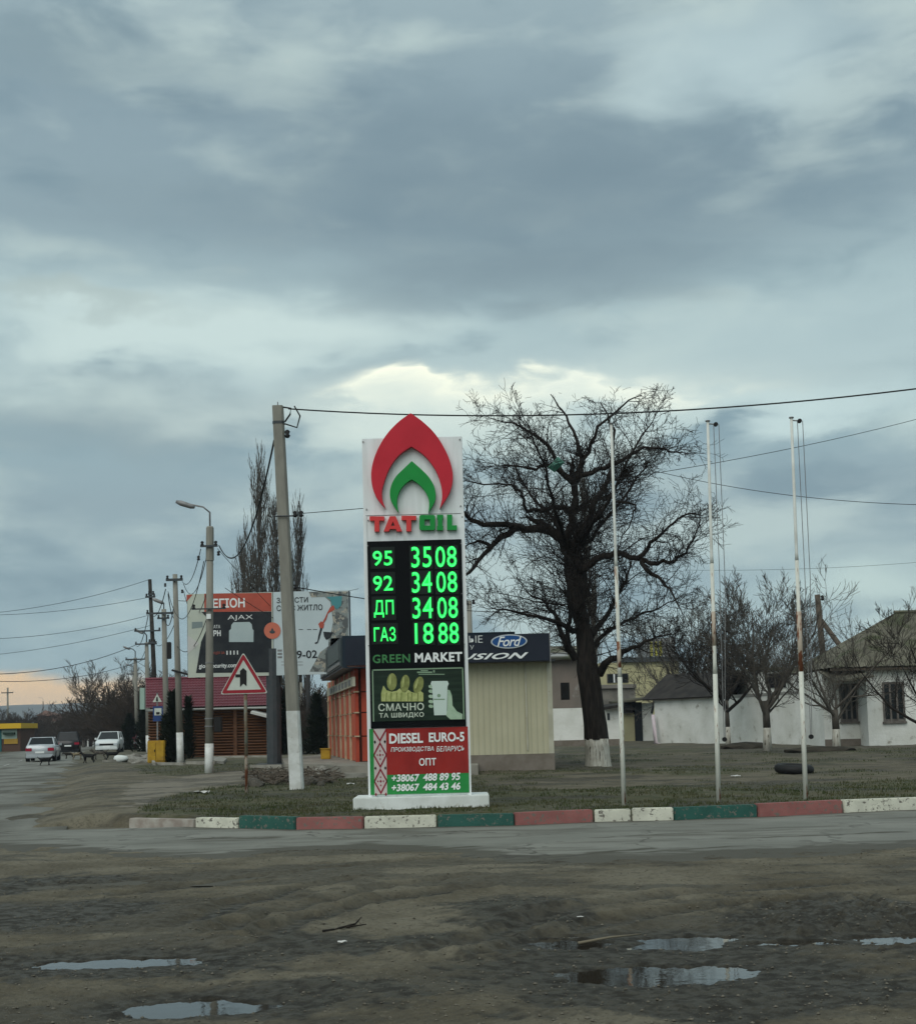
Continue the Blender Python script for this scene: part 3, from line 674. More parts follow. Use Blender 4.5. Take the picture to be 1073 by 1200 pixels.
# ------------------------------------------------------------------ poles and street lamps
def lime_split(name, b0, base, top, r0, r1, h_white, parent, n=10, m=conc):
    t = top-base; L = t.length; k = h_white/L
    MB().tube([base-t*.02, base+t*k], [r0, r0+(r1-r0)*k], n).build('whitewashed_foot', limew, parent, True)
    MB().tube([base+t*k, base+t*.5, top], [r0+(r1-r0)*k-.002, (r0+r1)/2, r1], n).build(name, m, parent, True)
O0 = Vector((0, 0, 0))
b0 = P(348, 925); bp = empty('utility_pole', b0); tag(bp, 'big leaning concrete pole with white foot just left of the price sign', 'utility pole', 'poles along the road')
tp = D(325.5, 476, b0.y)-b0; BP = b0; BT = b0+tp
hw = (925-835)/449*tp.length
t = tp
mb = MB()
def sqp(mb, a, b_, wa, wb, ch=.25):
    vs = []
    for p, w_ in ((a, wa), (b_, wb)):
        for (u_, v_) in ((-1, -ch), (-ch, -1), (ch, -1), (1, -ch), (1, ch), (ch, 1), (-ch, 1), (-1, ch)): vs.append((p.x+u_*w_, p.y+v_*w_, p.z))
    mb.add(vs, [tuple(range(8)), tuple(range(15, 7, -1))]+[(i, (i+1) % 8, 8+(i+1) % 8, 8+i) for i in range(8)])
k = hw/t.length; W0, W1 = .150, .118
sqp(mb, t*-.02, t*k, W0, W0+(W1-W0)*k, .7); mb.build('whitewashed_foot', limew, bp)
mb = MB(); sqp(mb, t*k, t, W0+(W1-W0)*k-.003, W1, .7); mb.build('shaft', conc, bp)
for s, w_ in ((.985, .15), (.985-.0, .15)): pass
mb = MB(); c = t*.955; sqp(mb, c-Vector((0, 0, .03)), c+Vector((0, 0, .03)), .128, .128, .7); mb.build('band', dsteel, bp)
mb = MB(); c = t*.705; mb.tube([c+Vector((-.2, -.17, 0)), c+Vector((.34, -.17, 0))], .018, 5); mb.tube([c+Vector((.34, -.17, 0)), c+Vector((.36, -.17, .08))], .02, 5); mb.build('hook_bar', dsteel, bp)
def insul(p, par, s=1):
    mb = MB(); mb.tube([p+Vector((0, 0, -.06*s)), p+Vector((0, 0, -.02*s)), p, p+Vector((0, 0, .05*s)), p+Vector((0, 0, .08*s))], [.03*s, .055*s, .03*s, .05*s, .02*s], 8); mb.build('insulator', blk, par, True)
insul(t*.705+Vector((.28, -.17, .03)), bp); insul(t*.705+Vector((.42, -.17, .03)), bp)
insul(t*.945+Vector((.2, -.1, -.2)), bp, 1.3); insul(t*.52+Vector((.2, -.1, 0)), bp, .8)
MB().tube([t*.955+Vector((.15, -.1, 0)), t*.975+Vector((.28, -.1, 0)), t*.985+Vector((.3, -.1, .05)), t*1.0+Vector((.1, 0, -.02))], .02, 6).build('cable_loop', blk, bp, True)
MB().tube([t*.95+Vector((.15, -.1, 0)), t*.945+Vector((.42, -.1, -.05)), t*.965+Vector((.5, -.1, .04)), t*.985+Vector((.38, -.1, .1))], .018, 6).build('cable_loop', blk, bp, True)
MB().tube([t, t+Vector((0, 0, .1))], .012, 5).build('pin', steel, bp)

def street_pole(bx, by, tx, ty, r0, r1, hwpx, label, lamp=None, arms=(), ins=(), m=conc, z0=VZ, extra=None, white_foot=True):
    b0 = P(bx, by, z0); tp = D(tx, ty, b0.y)-b0; r = empty('utility_pole', b0); tag(r, label, 'utility pole', 'poles along the road')
    if white_foot: lime_split('shaft', b0, O0, tp, r0, r1, hwpx/(by-ty)*tp.length, r, 8, m)
    else: MB().tube([tp*-.02, tp*.5, tp], [r0, (r0+r1)/2, r1], 8).build('shaft', m, r, True)
    sc = b0.y/F
    if lamp:
        (x1_, y1_), = lamp[:1]; e = D(x1_, y1_, b0.y)-b0
        mid = tp+Vector((0, 0, (e.z-tp.z)*.55)); rr_ = .03 if b0.y < 80 else .045
        MB().tube([tp-Vector((0, 0, .3)), mid, mid*.8+(e+Vector((0, 0, .03)))*.2+Vector((0, 0, .12*(e.z-tp.z))), e], rr_, 6).build('lamp_arm', steel if b0.y < 60 else dsteel, r, True)
        d = (e-mid).normalized(); MB().tube([e-d*.62, e-d*.5, e-d*.15, e+d*.02], [.04, .08, .09, .05], 8).build('lamp_head', steel, r, True)
    for py, w0, w1, th in arms:
        c = tp*((by-py)/(by-ty)); MB().box(c.x+w0, c.x+w1, c.y-r1-.1, c.y-r1-.02, c.z-th, c.z+th).build('cross_arm', dsteel, r)
        for q in (w0+.06, w1-.06): insul(Vector((c.x+q, c.y-r1-.06, c.z+th+.04)), r, 1.2)
    for py, dx_ in ins: insul(tp*((by-py)/(by-ty))+Vector((dx_, -.1, 0)), r, 1.1)
    return r, b0, tp
p2, P2b, P2t = street_pole(245, 905, 246, 617, .145, .105, 33, 'concrete street lamp pole with curved arm, standing left of the warning sign', lamp=[(207, 588)], arms=[(641, -.28, .28, .03), (715, -.55, .55, .02)], ins=[(650, .3), (655, -.35)])
c = P2t*((905-850)/288); MB().box(c.x+.17, c.x+.42, c.y-.15, c.y+.1, c.z-.25, c.z+.25).build('meter_box', blk, p2, bevel=.02)
for py in (843, 852, 778): c = P2t*((905-py)/288); MB().tube([c-Vector((0, 0, .02)), c+Vector((0, 0, .02))], .150 if py > 800 else .14, 8).build('band', steel, p2)
c = P2t*((905-724)/288); MB().box(c.x-.07, c.x+.07, c.y-.19, c.y-.14, c.z-.08, c.z+.08).build('small_plate', wtext, p2)
MB().tube([P2t*.86, P2t*.995], [.135, .125], 8).build('concrete_head', conc, p2)
c = P2t*.74
p3, P3b, P3t = street_pole(211.5, 896, 205, 673, .15, .10, 37, 'concrete pole with white foot beside the dark conifer bush', arms=[(680, -.35, .35, .05)], ins=[(694, .3), (686, -.4)])
c = P3t*((896-760)/223); MB().box(c.x-.42, c.x-.25, c.y-.1, c.y+.1, c.z-.45, c.z+.25).build('fuse_box', blk, p3, bevel=.02)
c = P3t*((896-789)/223); MB().tube([c+Vector((-.2, -.2, .1)), c+Vector((1.0, -.4, -.25))], .05, 6).build('old_bracket', blk, p3)
p4, P4b, P4t = street_pole(196, 890, 192, 714, .17, .12, 32, 'grey concrete pole with wide cross arm between two taller poles', lamp=[(179, 702)], arms=[(719, -.85, .75, .05), (725, -.3, .3, .04)])
p5, P5b, P5t = street_pole(185, 887, 175.5, 679, .16, .10, 10, 'tall dark wooden power pole leaning left with short crooked top', arms=[(740, -.95, .5, .04), (754, -.2, .2, .06), (700, -.25, .3, .05), (697, -.1, .25, .05)], m=mat('tarred_wood', (.022, .022, .02), (.045, .04, .035), scale=3, rough=.9), white_foot=False)
p6, P6b, P6t = street_pole(174, 882, 171.8, 753, .18, .13, 20, 'pole with white foot and straight lamp arm carrying the bus stop sign', lamp=[(158.5, 738)], arms=[(755, -.75, .75, .05)])
p7, P7b, P7t = street_pole(161, 878, 158.5, 771, .2, .15, 14, 'far street lamp pole second from the road end', lamp=[(144.5, 758)], arms=[(773, -.8, .95, .06)])
p8, P8b, P8t = street_pole(157, 874, 156.5, 788, .2, .15, 10, 'farthest street lamp pole among the bare bushes', lamp=[(147, 778)], arms=[(790, -.8, .95, .06)])
street_pole(113, 870.5, 112, 813, .22, .16, 11, 'small distant pole with white foot beside the parked white car', arms=[(818, -1, 1, .08)])
street_pole(30.5, 872, 29.5, 835, .2, .16, 6, 'short distant pole behind the yellow-topped kiosk')
street_pole(9, 874, 9, 806, .25, .18, 4, 'distant pole with lamp arm by the yellow-topped kiosk', arms=[(812, -1.2, 1.2, .1)])
street_pole(50.5, 868, 50.5, 822, .3, .22, 5, 'distant dark pole in front of the blue hill', lamp=[(45, 817)], m=woodp)
# short white post
b0 = P(164, 880); mb = MB(); sqp(mb, O0-Vector((0, 0, .1)), Vector((0, 0, 1.15)), .17, .15, .6); tag(mb.build('concrete_post', limew, None, loc=b0), 'short whitewashed post beside the parked dark car', 'post')
for px_, py_, h_ in ((355.5, 872, .9), ):
    pass
s, sb, stt = street_pole(362, 880, 360.5, 785, .16, .13, 14, 'dark pole with white foot between billboard and orange pavilion', m=mat('dark_pole', (.03, .03, .03), rough=.8))
s, sb, stt = street_pole(354.5, 878, 353, 800, .12, .1, 18, 'thin grey pole with white foot behind the big leaning pole')
# wooden pole with brace behind the white wall
wb = P(972, 878); wb = Vector((D(972, 850, 72).x, 72, .15)); r = empty('braced_wooden_pole', wb); tag(r, 'old wooden power pole with diagonal brace behind the white wall', 'utility pole')
tp = D(957.5, 697, 72)-wb; MB().tube([O0, tp], [.2, .15], 8).build('shaft', woodp, r, True)
a_ = D(962, 727, 72.2)-wb; b_ = D(990, 765, 71)-wb; MB().tube([a_, b_, b_*1.0+(b_-a_)*.6], [.13, .15, .15], 8).build('brace', woodp, r, True)
insul(tp*.975+Vector((.25, 0, 0)), r, 2)
# small pole top beside the stele
wb = Vector((D(552, 800, 62).x, 62, .15)); r = empty('utility_pole', wb); tag(r, 'grey pole top rising just right of the price sign behind the dark fascia', 'utility pole', 'poles along the road')
tp = D(549.5, 704, 62)-wb; MB().tube([O0, tp], [.14, .11], 8).build('shaft', conc, r, True); insul(tp*.99+Vector((.2, 0, 0)), r, 1.6); insul(tp*.985+Vector((-.12, -.15, 0)), r, 1.6)

# ------------------------------------------------------------------ wires
wire = mat('black_cable', (.02, .022, .022), rough=.7)
def sag(a, b_, s, n=24): return [a.lerp(b_, i/n)-Vector((0, 0, 4*s*(i/n)*(1-i/n))) for i in range(n+1)]
def wires(label, spans, rad, name='overhead_wire'):
    r_ = MB()
    for (a, b_, s) in spans: r_.tube(sag(Vector(a), Vector(b_), s), rad, 4, False)
    o = r_.build(name, wire, None, True, fix=False); tag(o, label, 'wire', 'overhead wires'); return o
A = D(338, 479, BT.y); e = D(1180, 441, 27)
wires('thick overhead cable running right from the top of the big leaning pole', [(A, e, .42)], .016)
for i in range(1): pass
a = BP+(BT-BP)*.705+Vector((.42, -.17, .05)); m_ = D(421, 546, a.y+1.2)
wires('thin wire passing behind the flame emblem and on past the flagpoles', [(a, D(1180, 461, 44), .55)], .008)
wires('thin twisted wire sagging right behind the upper flagpoles', [(D(740, 545, 60), D(1150, 592, 50), .5)], .012)
wires('faint wire low in the sky right of the last flagpole', [(D(800, 668, 90), D(1150, 652, 90), .3)], .010)
a = BP+(BT-BP)*.52+Vector((.2, -.1, 0)); wires('thin wire dropping behind the price sign from the big leaning pole', [(a, D(640, 716, 62), .25)], .012)
q = P2b+P2t; a2 = P2b+P2t*.92
wires('slack cable hanging between the big leaning pole and the lamp pole', [(BP+(BT-BP)*.91+Vector((-.12, 0, 0)), a2+Vector((.3, 0, 0)), 1.3)], .022)
wires('pair of wires from the lamp pole toward the billboard', [(a2+Vector((.25, 0, -.1)), D(420, 802, 62), .3), (P2b+P2t*.745+Vector((.5, 0, 0)), D(425, 768, 64), .3)], .012)
t3 = P3b+P3t*.96
wires('bundle of wires slung between the lamp pole and the next concrete pole', [(a2+Vector((-.3, 0, -.1)), t3+Vector((.3, 0, 0)), .5), (a2+Vector((-.1, 0, -.3)), t3+Vector((.35, 0, -.1)), .8), (a2+Vector((.1, 0, -.6)), t3+Vector((.35, 0, -.4)), 1.3), (a2+Vector((-.2, 0, -.5)), t3+Vector((-.3, 0, -.4)), 1.5), (P2b+P2t*.66, P3b+P3t*.62, .7)], .014)
t4 = P4b+P4t*.96; t6 = P6b+P6t*.97; t7 = P7b+P7t*.97; t8 = P8b+P8t*.97
wires('wires between the concrete poles by the red-roofed house', [(t3+Vector((-.4, 0, -.3)), t4+Vector((-.6, 0, 0)), .4), (t3+Vector((-.3, 0, -.5)), t4+Vector((.6, 0, 0)), .5), (P3b+P3t*.9, t4, .9), (t4+Vector((-.8, 0, 0)), t6+Vector((-.7, 0, 0)), .5), (t4+Vector((.7, 0, 0)), t6+Vector((.7, 0, 0)), .5), (t6, t7, .5), (t7, t8, .4)], .02)
wires('two wires crossing low over the road to the left', [(t6+Vector((-.7, 0, .1)), D(-60, 789, 70), .7), (t7+Vector((.6, 0, 0)), D(-60, 795, 80), .8)], .020)
wires('faint wires crossing the sky high over the road', [(P5b+P5t, D(-80, 722, 75), .5), (P5b+P5t*.9, D(-80, 720, 80), .4), (P5b+P5t*.80, D(-80, 748, 75), .5), (P5b+P5t*.74, D(-80, 772, 85), .4)], .012)
wires('wire strung from the grey pole behind the billboard', [(P3b+P3t*.86, D(420, 690, 75), .3)], .012)

# ------------------------------------------------------------------ warning sign
b0 = P(289, 930); r = empty('warning_sign', b0); tag(r, 'triangular red-bordered road sign with black side-road arrow on a rusty post', 'road sign')
wy = b0.y
def w_(x, y, dy=0): return XZ(x, y, wy+dy, b0)
ph = w_(287.5, 805)[1]; px_ = w_(287.5, 805)[0]
MB().tube([(0, 0, -.2), (px_*.5, 0, ph*.5), (px_, 0, ph+.6)], .035, 8).build('post', rust2, r, True)
MB().tube([(px_*.35, 0, ph*.35), (px_, 0, ph+.6)], .037, 8).build('post_paint', mat('flaking_post', (.22, .24, .2), (.2, .12, .07), scale=6, rough=.8), r, True)
tri = [w_(258.5, 814), w_(314.5, 812.5), w_(285.5, 764.5)]
cxm = sum(p[0] for p in tri)/3; czm = sum(p[1] for p in tri)/3
def sh(f, rad=.04):
    pts = [(cxm+(x-cxm)*f, czm+(z-czm)*f) for x, z in tri]; out = []
    for i in range(3):
        a_, b_, c_ = pts[i-1], pts[i], pts[(i+1) % 3]
        def tw(p, q):
            d = math.hypot(q[0]-p[0], q[1]-p[1]); return (p[0]+(q[0]-p[0])*rad/d*1.6, p[1]+(q[1]-p[1])*rad/d*1.6)
        s0, s1 = tw(b_, a_), tw(b_, c_)
        for k in range(5):
            t = k/4; out.append(((1-t)**2*s0[0]+2*t*(1-t)*b_[0]+t*t*s1[0], (1-t)**2*s0[1]+2*t*(1-t)*b_[1]+t*t*s1[1]))
    return out
swh = mat('sign_white', (.52, .56, .50), (.46, .5, .45), scale=3, rough=.5); sre = mat('sign_red', (.28, .018, .03), rough=.5)
shape('sign_plate', [sh(1.0)], -.05, .015, swh, r); shape('red_border', [sh(.95), sh(.72, .012)], -.066, .003, sre, r)
shape('arrow', [[w_(x, y) for x, y in ((285.5, 783), (289.5, 786.5), (289.5, 804.5), (285.7, 801.3), (281.8, 805.3), (281.8, 794), (276.5, 794), (276.5, 790.5), (281.8, 790.5), (281.8, 786.5))]], -.066, .004, blk, r)
# bus-stop signs on the white-footed pole
sp6 = P6b; b0 = Vector((D(184, 830, 66).x, 66, .1)); r = empty('bus_stop_sign', b0); tag(r, 'small white triangle sign above a blue bus stop sign on a thin post', 'road sign')
yb_ = b0.y
def v_(x, y): return XZ(x, y, yb_, b0)
MB().tube([(0, .05, 0), (v_(184, 812)[0], .05, v_(184, 812)[1])], .04, 6).build('post', steel, r)
shape('triangle_plate', [[v_(179, 823), (v_(190, 823)[0], v_(179, 823)[1]), v_(184.2, 813.5)]], -.02, .02, swh, r)
shape('pedestrian_mark', [[v_(183, 822), v_(185.5, 822), v_(185, 817), v_(183.5, 817)]], -.045, .01, blk, r)
blu = mat('sign_blue', (.02, .05, .16), rough=.5)
mb = MB(); q = v_(179.3, 845.5); q2 = v_(190.8, 827.5); mb.box(q[0], q2[0], -.02, .0, q[1], q2[1]); mb.build('blue_plate', blu, r)
q = v_(181, 838.5); q2 = v_(189.3, 830); MB().box(q[0], q2[0], -.035, -.02, q[1], q2[1]).build('white_field', swh, r)
q = v_(183.2, 837.5); q2 = v_(187.2, 834.5); MB().box(q[0], q2[0], -.045, -.035, q[1], q2[1]).build('bus_mark', blk, r)
# little green-white sign at the house gable
# ------------------------------------------------------------------ billboard
bb = P(320, 899); BY = bb.y; r = empty('billboard', bb); tag(r, 'large two-panel advertising billboard on a dark post behind the poles', 'billboard')
def k_(x, y): return XZ(x, y, BY, bb)
cols = srgb
bcream = mat('bill_cream', (.48, .52, .44), (.42, .46, .42), scale=.9, rough=.6); borange = mat('bill_orange', (.42, .085, .055), (.36, .075, .05), scale=2, rough=.6)
bblack = mat('bill_black', (.012, .015, .02), (.022, .026, .03), scale=2, rough=.5); bwhite = mat('bill_white', (.50, .58, .60), (.46, .54, .56), scale=1, rough=.6)
bcam = mat('bill_grey_pattern', (.22, .25, .24), (.10, .11, .11), scale=3.5, rough=.6, detail=7, lo=.47, hi=.53, c3=(.36, .34, .28), s3=5, lo3=.52, hi3=.56)
btq = mat('bill_turquoise', (.07, .25, .27), rough=.6)
MB().tube([(k_(320, 870)[0], .25, -.2), (k_(319, 760)[0], .25, k_(319, 760)[1])], .27, 12).build('post', dsteel, r)
MB().box(-.6, .6, -.3, .8, -.1, .12).build('foot_plate', dsteel, r)
q = k_(219.5, 790); q2 = k_(319.5, 695); q3 = k_(409, 692)
MB().box(q[0], q3[0], .06, .5, q[1]-.0, q2[1]+.02).build('frame', dsteel, r)
zlo = k_(360, 790)[1]; zhi = k_(319, 693.8)[1]
L = MB().box(q[0]+.02, q2[0]-.01, .02, .06, zlo-.02, zhi).build('left_poster', bcream, r); L['label'] = 'orange, black and cream poster panel'
Rp = MB().box(q2[0]+.01, q3[0]-.03, .02, .06, zlo-.02, zhi).build('right_poster', bwhite, r); Rp['label'] = 'white poster panel with patterned right edge'
def bq(x, y): return k_(210+x/5.11, 680+y/5.11)
def bsh(name, pts, m, par, dy=.0): shape(name, [[bq(*p) for p in pts]], .02-dy, .006, m, par)
def btext(body, x0, y0, x1, y1, m, par, off=.02, dy=.008, **k):
    a = bq(x0, y1); b_ = bq(x1, y0); c_ = bq(x1, y1); d_ = bq(x0, y0)
    text('poster_lettering', body, a[0], b_[0], (a[1]+c_[1])/2, (b_[1]+d_[1])/2, .02-dy, m, par, off, ext=.004, **k)
bsh('printed_field', [(150, 80), (552, 75), (552, 186), (150, 190)], borange, L)
bsh('printed_field', [(43, 88), (80, 86), (43, 128)], borange, L)
bsh('printed_field', [(133, 190), (552, 188), (552, 552), (100, 556), (130, 370), (160, 300), (180, 240)], bblack, L)
bsh('printed_field', [(50, 330), (120, 380), (50, 440)], mat('bill_pale', (.5, .5, .48), rough=.6), L, .001)
bsh('printed_field', [(75, 250), (140, 248), (140, 282), (75, 290)], mat('bill_bluegrey', (.2, .25, .25), rough=.6), L, .001)
btext('ЕГІОН', 200, 108, 392, 165, wtext, L, .025)
btext('AJAX', 290, 208, 440, 243, wtext, L, -.01, shear=.0)
btext('АТА', 205, 268, 245, 288, wtext, L, .0); btext('РН', 205, 300, 248, 335, wtext, L, .03)
btext('АКЦІЯ ЗА', 190, 428, 272, 446, borange, L, .0); btext('1111', 283, 422, 352, 446, wtext, L, .03)
btext('gion-security.com', 118, 500, 346, 532, wtext, L, .015)
dev = mat('bill_device', (.42, .50, .50), (.36, .44, .45), scale=1, rough=.5)
bsh('printed_device', [(312, 268), (325, 252), (420, 250), (434, 264), (438, 292), (445, 300), (444, 370), (298, 370), (298, 302), (310, 292)], dev, L, .008)
shape('printed_disc', [[bq(*p) for p in ell(557, 302, 50, 50)]], .008, .006, mat('bill_salmon', (.55, .16, .10), rough=.6), r)
shape('printed_mark', [[bq(*p) for p in ell(557, 310, 17, 10)]], .001, .002, dsteel, r); shape('printed_mark', [[bq(*p) for p in ((548, 300), (566, 300), (557, 284))]], .001, .002, dsteel, r)
bsh('printed_field', [(775, 70), (1010, 66), (1012, 340), (893, 350), (893, 395), (845, 430), (780, 548), (870, 548), (870, 552), (905, 552), (905, 330), (920, 250), (905, 130), (870, 100), (790, 102)], bcam, Rp)
bsh('printed_field', [(880, 100), (975, 95), (970, 150), (945, 175), (915, 150), (905, 118)], btq, Rp, .007)
bsh('printed_figure', [(832, 262), (850, 245), (868, 262), (862, 288), (842, 288)], borange, Rp, .007)
bsh('printed_figure', [(905, 160), (925, 150), (930, 175), (890, 200), (880, 235), (862, 262), (855, 255), (872, 225), (885, 195)], borange, Rp, .008)
bsh('printed_figure', [(845, 285), (856, 290), (842, 340), (830, 375), (815, 382), (810, 375), (826, 368), (834, 325)], bblack, Rp, .008)
bsh('printed_figure', [(862, 308), (920, 312), (905, 345), (880, 358), (866, 335)], bblack, Rp, .007)
btext('ЗАХИСТИ', 583, 102, 770, 135, bblack, Rp, .01); btext('СВОЄ ЖИТЛО', 583, 147, 857, 182, bblack, Rp, .01)
for xx in (665, 715, 765, 800): bsh('printed_dash', [(xx, 293), (xx+25, 293), (xx+25, 297), (xx, 297)], dsteel, Rp)
btext('9-02', 703, 420, 825, 468, bblack, Rp, .015)
for yy in (420, 440, 460): bsh('printed_mark', [(588, yy-5), (615, yy-5), (615, yy+7), (588, yy+7)], steel, Rp)
for yy in (488, 506): bsh('printed_mark', [(610, yy), (740, yy), (740, yy+3), (610, yy+3)], steel, Rp)
# ------------------------------------------------------------------ buildings
def wbox(root, x0, x1, y0, y1, z0, z1): return MB().box(x0, x1, y0, y1, z0, z1)
# beige kiosk with dark fascia
beige = mat('beige_sheet', (.43, .41, .29), (.40, .38, .265), scale=1.2, rough=.55, c3=(.28, .255, .18), s3=2, lo3=.6, hi3=.9)
beige2 = mat('pale_trim', (.45, .44, .35), (.36, .35, .27), scale=2, rough=.6, c3=(.2, .15, .1), s3=6, lo3=.62, hi3=.72)
stone = mat('plinth_stone', (.15, .13, .105), (.19, .165, .14), scale=3, rough=.9, bump=.01)
navy = mat('dark_fascia', (.012, .016, .026), (.016, .02, .032), scale=1, rough=.35)
kb0 = P(600, 903); KYY = kb0.y; r = empty('kiosk', kb0); tag(r, 'beige corrugated kiosk with dark fascia and blue oval emblem, behind the price sign', 'kiosk')
def kk(x, y, dy=0): return XZ(x, y, KYY+dy, kb0)
xa, xb = kk(548, 860)[0]-1.3, kk(648, 860)[0]; zp = kk(600, 884)[1]; ztop = kk(600, 776)[1]
MB().box(xa, xb+.02, -.06, 5, -.3, zp).build('plinth', stone, r)
mb = MB(); x = xa; n = 0        # corrugated front: each rib is real
pts = []
while x < xb-.16:
    pts += [(x, 0), (x+.03, -.014), (x+.10, -.014), (x+.13, 0)]; x += .165
vs = [(p[0], p[1], z) for z in (zp, ztop) for p in pts]; m_ = len(pts)
mb.add(vs, [(i, i+1, m_+i+1, m_+i) for i in range(m_-1)]); mb.build('corrugated_wall', beige, r)
MB().box(xa, xb, .06, 5, zp, ztop).build('wall', beige, r)
MB().box(xb-.13, xb+.01, -.05, .12, zp, ztop).build('corner_trim', beige2, r)
MB().box(xb-.75, xb-.71, -.04, .0, zp+.1, ztop).build('panel_joint', beige2, r)
MB().box(xa-.1, xb+.12, -.1, 5.1, ztop, ztop+.05).build('soffit', dsteel, r)
f0 = kk(643.5, 742, -.55); f1 = kk(540, 777, -.55)
fa = MB().box(f1[0]-3.2, f0[0], -.55, .3, f1[1], f0[1]).build('fascia', navy, r, bevel=.01)
MB().box(f0[0]-.005, f0[0]+.02, -.57, .32, f1[1]-.02, f0[1]+.02).build('fascia_edge', steel, r)
def kf(x, y): return kk(540+x/4.127, 700+y/4.127, -.55)
ob_ = [kf(*p) for p in ell(232, 214, 88, 34, -.03, 32)]; shape('oval_emblem', [ob_], -.57, .02, mat('emblem_silver', (.5, .53, .55), rough=.3, metal=.3), fa)
shape('oval_emblem_field', [[kf(*p) for p in ell(232, 214, 81, 28.5, -.03, 32)]], -.592, .006, mat('emblem_blue', (.015, .07, .22), rough=.3), fa)
def ktext(body, x0, y0, x1, y1, off=.02, dy=.01, **k):
    a = kf(x0, y1); b_ = kf(x1, y0); c_ = kf(x1, y1); d_ = kf(x0, y0)
    return text('fascia_lettering', body, a[0], b_[0], (a[1]+c_[1])/2, (b_[1]+d_[1])/2, -.55-dy, wtext, fa, off, ext=.006, **k)
ktext('Ford', 175, 190, 292, 238, .01, .055, shear=.35, space=.92)
ktext('USION', -8, 270, 326, 300, .03, shear=.45, space=1.1)
ktext('ЫЕ', 40, 186, 104, 220, -.01); ktext('У', 44, 232, 62, 252, -.01)
# orange pavilion
orange = mat('orange_panel', (.52, .10, .045), (.44, .08, .035), scale=1, rough=.55, c3=(.25, .05, .03), s3=2, lo3=.62, hi3=.85)
orange_f = mat('orange_front', (.40, .065, .035), (.34, .055, .03), scale=1, rough=.6)
cream = mat('cream_strip', (.52, .42, .28), (.42, .33, .22), scale=3, rough=.7)
r0 = G(421, 893, .42); r = empty('pavilion', (r0.x, r0.y, .42)); tag(r, 'orange panelled pavilion with cream strips and dark sign box, left of the price sign', 'kiosk')
O_ = Vector((r0.x, r0.y, .42))
far = D(388, 884, 56.5); dirw = Vector((far.x-O_.x, far.y-O_.y, 0)); Lw = dirw.length; dirw.normalize(); an = math.atan2(dirw.y, dirw.x)
Tl = Matrix.Rotation(an, 4, 'Z')      # local +x runs along the side wall away; outward normal is +y (to the left)
ht = XZ(420, 786, O_.y, O_)[1]+.1
wallx = MB(); wallx.add([(0, 0, 0), tuple(dirw*Lw), tuple(dirw*Lw+Vector((5, 0, 0))), (5, 0, 0), (0, 0, ht), tuple(dirw*Lw+Vector((0, 0, ht))), tuple(dirw*Lw+Vector((5, 0, ht))), (5, 0, ht)], [(0, 1, 2, 3), (4, 5, 6, 7), (0, 1, 5, 4), (1, 2, 6, 5), (2, 3, 7, 6), (3, 0, 4, 7)])
wallx.build('wall', mat('brown_seam', (.08, .03, .02), rough=.8), r)
nb, hz = 6, [0, .27, .52, .74, 1]
pm = MB().box(.22, Lw/nb-.22, .0, .05, .02, ht*.25-.02)
for i in range(nb):
    for j in range(4):
        z0_, z1_ = ht*hz[j]+.02, ht*hz[j+1]-.02
        MB().box(Lw*i/nb+.16, Lw*(i+1)/nb-.16, .0, .06, z0_, z1_, Tl).build('panel', orange, r)
for i in range(nb+1):
    MB().box(Lw*i/nb-.14, Lw*i/nb+.14, .0, .11, -.02, ht, Tl).build('column', cream if i else orange_f, r)
    for j in (1, 2, 3):
        MB().box(Lw*i/nb-.3, Lw*i/nb+.3, .0, .125, ht*hz[j]-.02, ht*hz[j]+.02, Tl).build('clip', cream, r)
for j in range(4):
    for i in range(4): MB().box(.1+i*1.0, 1.04+i*1.0, -.05, 0, ht*hz[j]+.02, ht*hz[j+1]-.02).build('panel', orange_f, r)
sbz0 = XZ(404, 784.5, O_.y, O_)[1]; sbz1 = XZ(404, 747.5, O_.y, O_)[1]; sx0 = XZ(404, 765, O_.y, O_)[0]
q = [Vector((sx0, -.9, 0)), Vector((sx0, -.9, 0))+dirw*(Lw*.82)-Vector((.55, 0, 0))*0, Vector((5, Lw*.8, 0)), Vector((5, -.9, 0))]
sb_ = MB(); sb_.add([(p.x, p.y, sbz0) for p in q]+[(p.x, p.y, sbz1) for p in q], [(0, 1, 2, 3), (4, 5, 6, 7), (0, 1, 5, 4), (1, 2, 6, 5), (2, 3, 7, 6), (3, 0, 4, 7)])
sbo = sb_.build('sign_box', mat('navy_box', (.010, .020, .032), rough=.4), r)
Ts = Matrix.Translation((sx0, -.9, 0)) @ Tl; Ls = Lw*.82; Hs = sbz1-sbz0
MB().box(.1, Ls-.1, .0, .05, sbz0+.06, sbz1-.06, Ts).build('sign_face', mat('grey_sign_face', (.040, .055, .06), rough=.5), r)
for a0, a1, b0_, b1_ in ((.55, 4.3, .30, .85), (5.0, 5.9, .3, .85), (6.3, 7.0, .3, .85), (.4, 4.6, .12, .22), (6.0, 7.5, .1, .22)):
    MB().box(a0*Ls/8, a1*Ls/8, .04, .08, sbz0+Hs*b0_, sbz0+Hs*b1_, Ts).build('sign_mark', mat('sign_dim', (.09, .11, .11), rough=.6) if b1_ > .5 else steel, r)
MB().box(-.6, Lw*.9, .13, .22, XZ(415, 805, O_.y, O_)[1], XZ(415, 794, O_.y, O_)[1], Tl).build('name_strip', beige2, r)
for i in range(7): MB().box(.2+i*Lw*.11, .2+i*Lw*.11+Lw*.06,   .22, .24, XZ(415, 803, O_.y, O_)[1], XZ(415, 796.5, O_.y, O_)[1], Tl).build('strip_mark', steel, r)
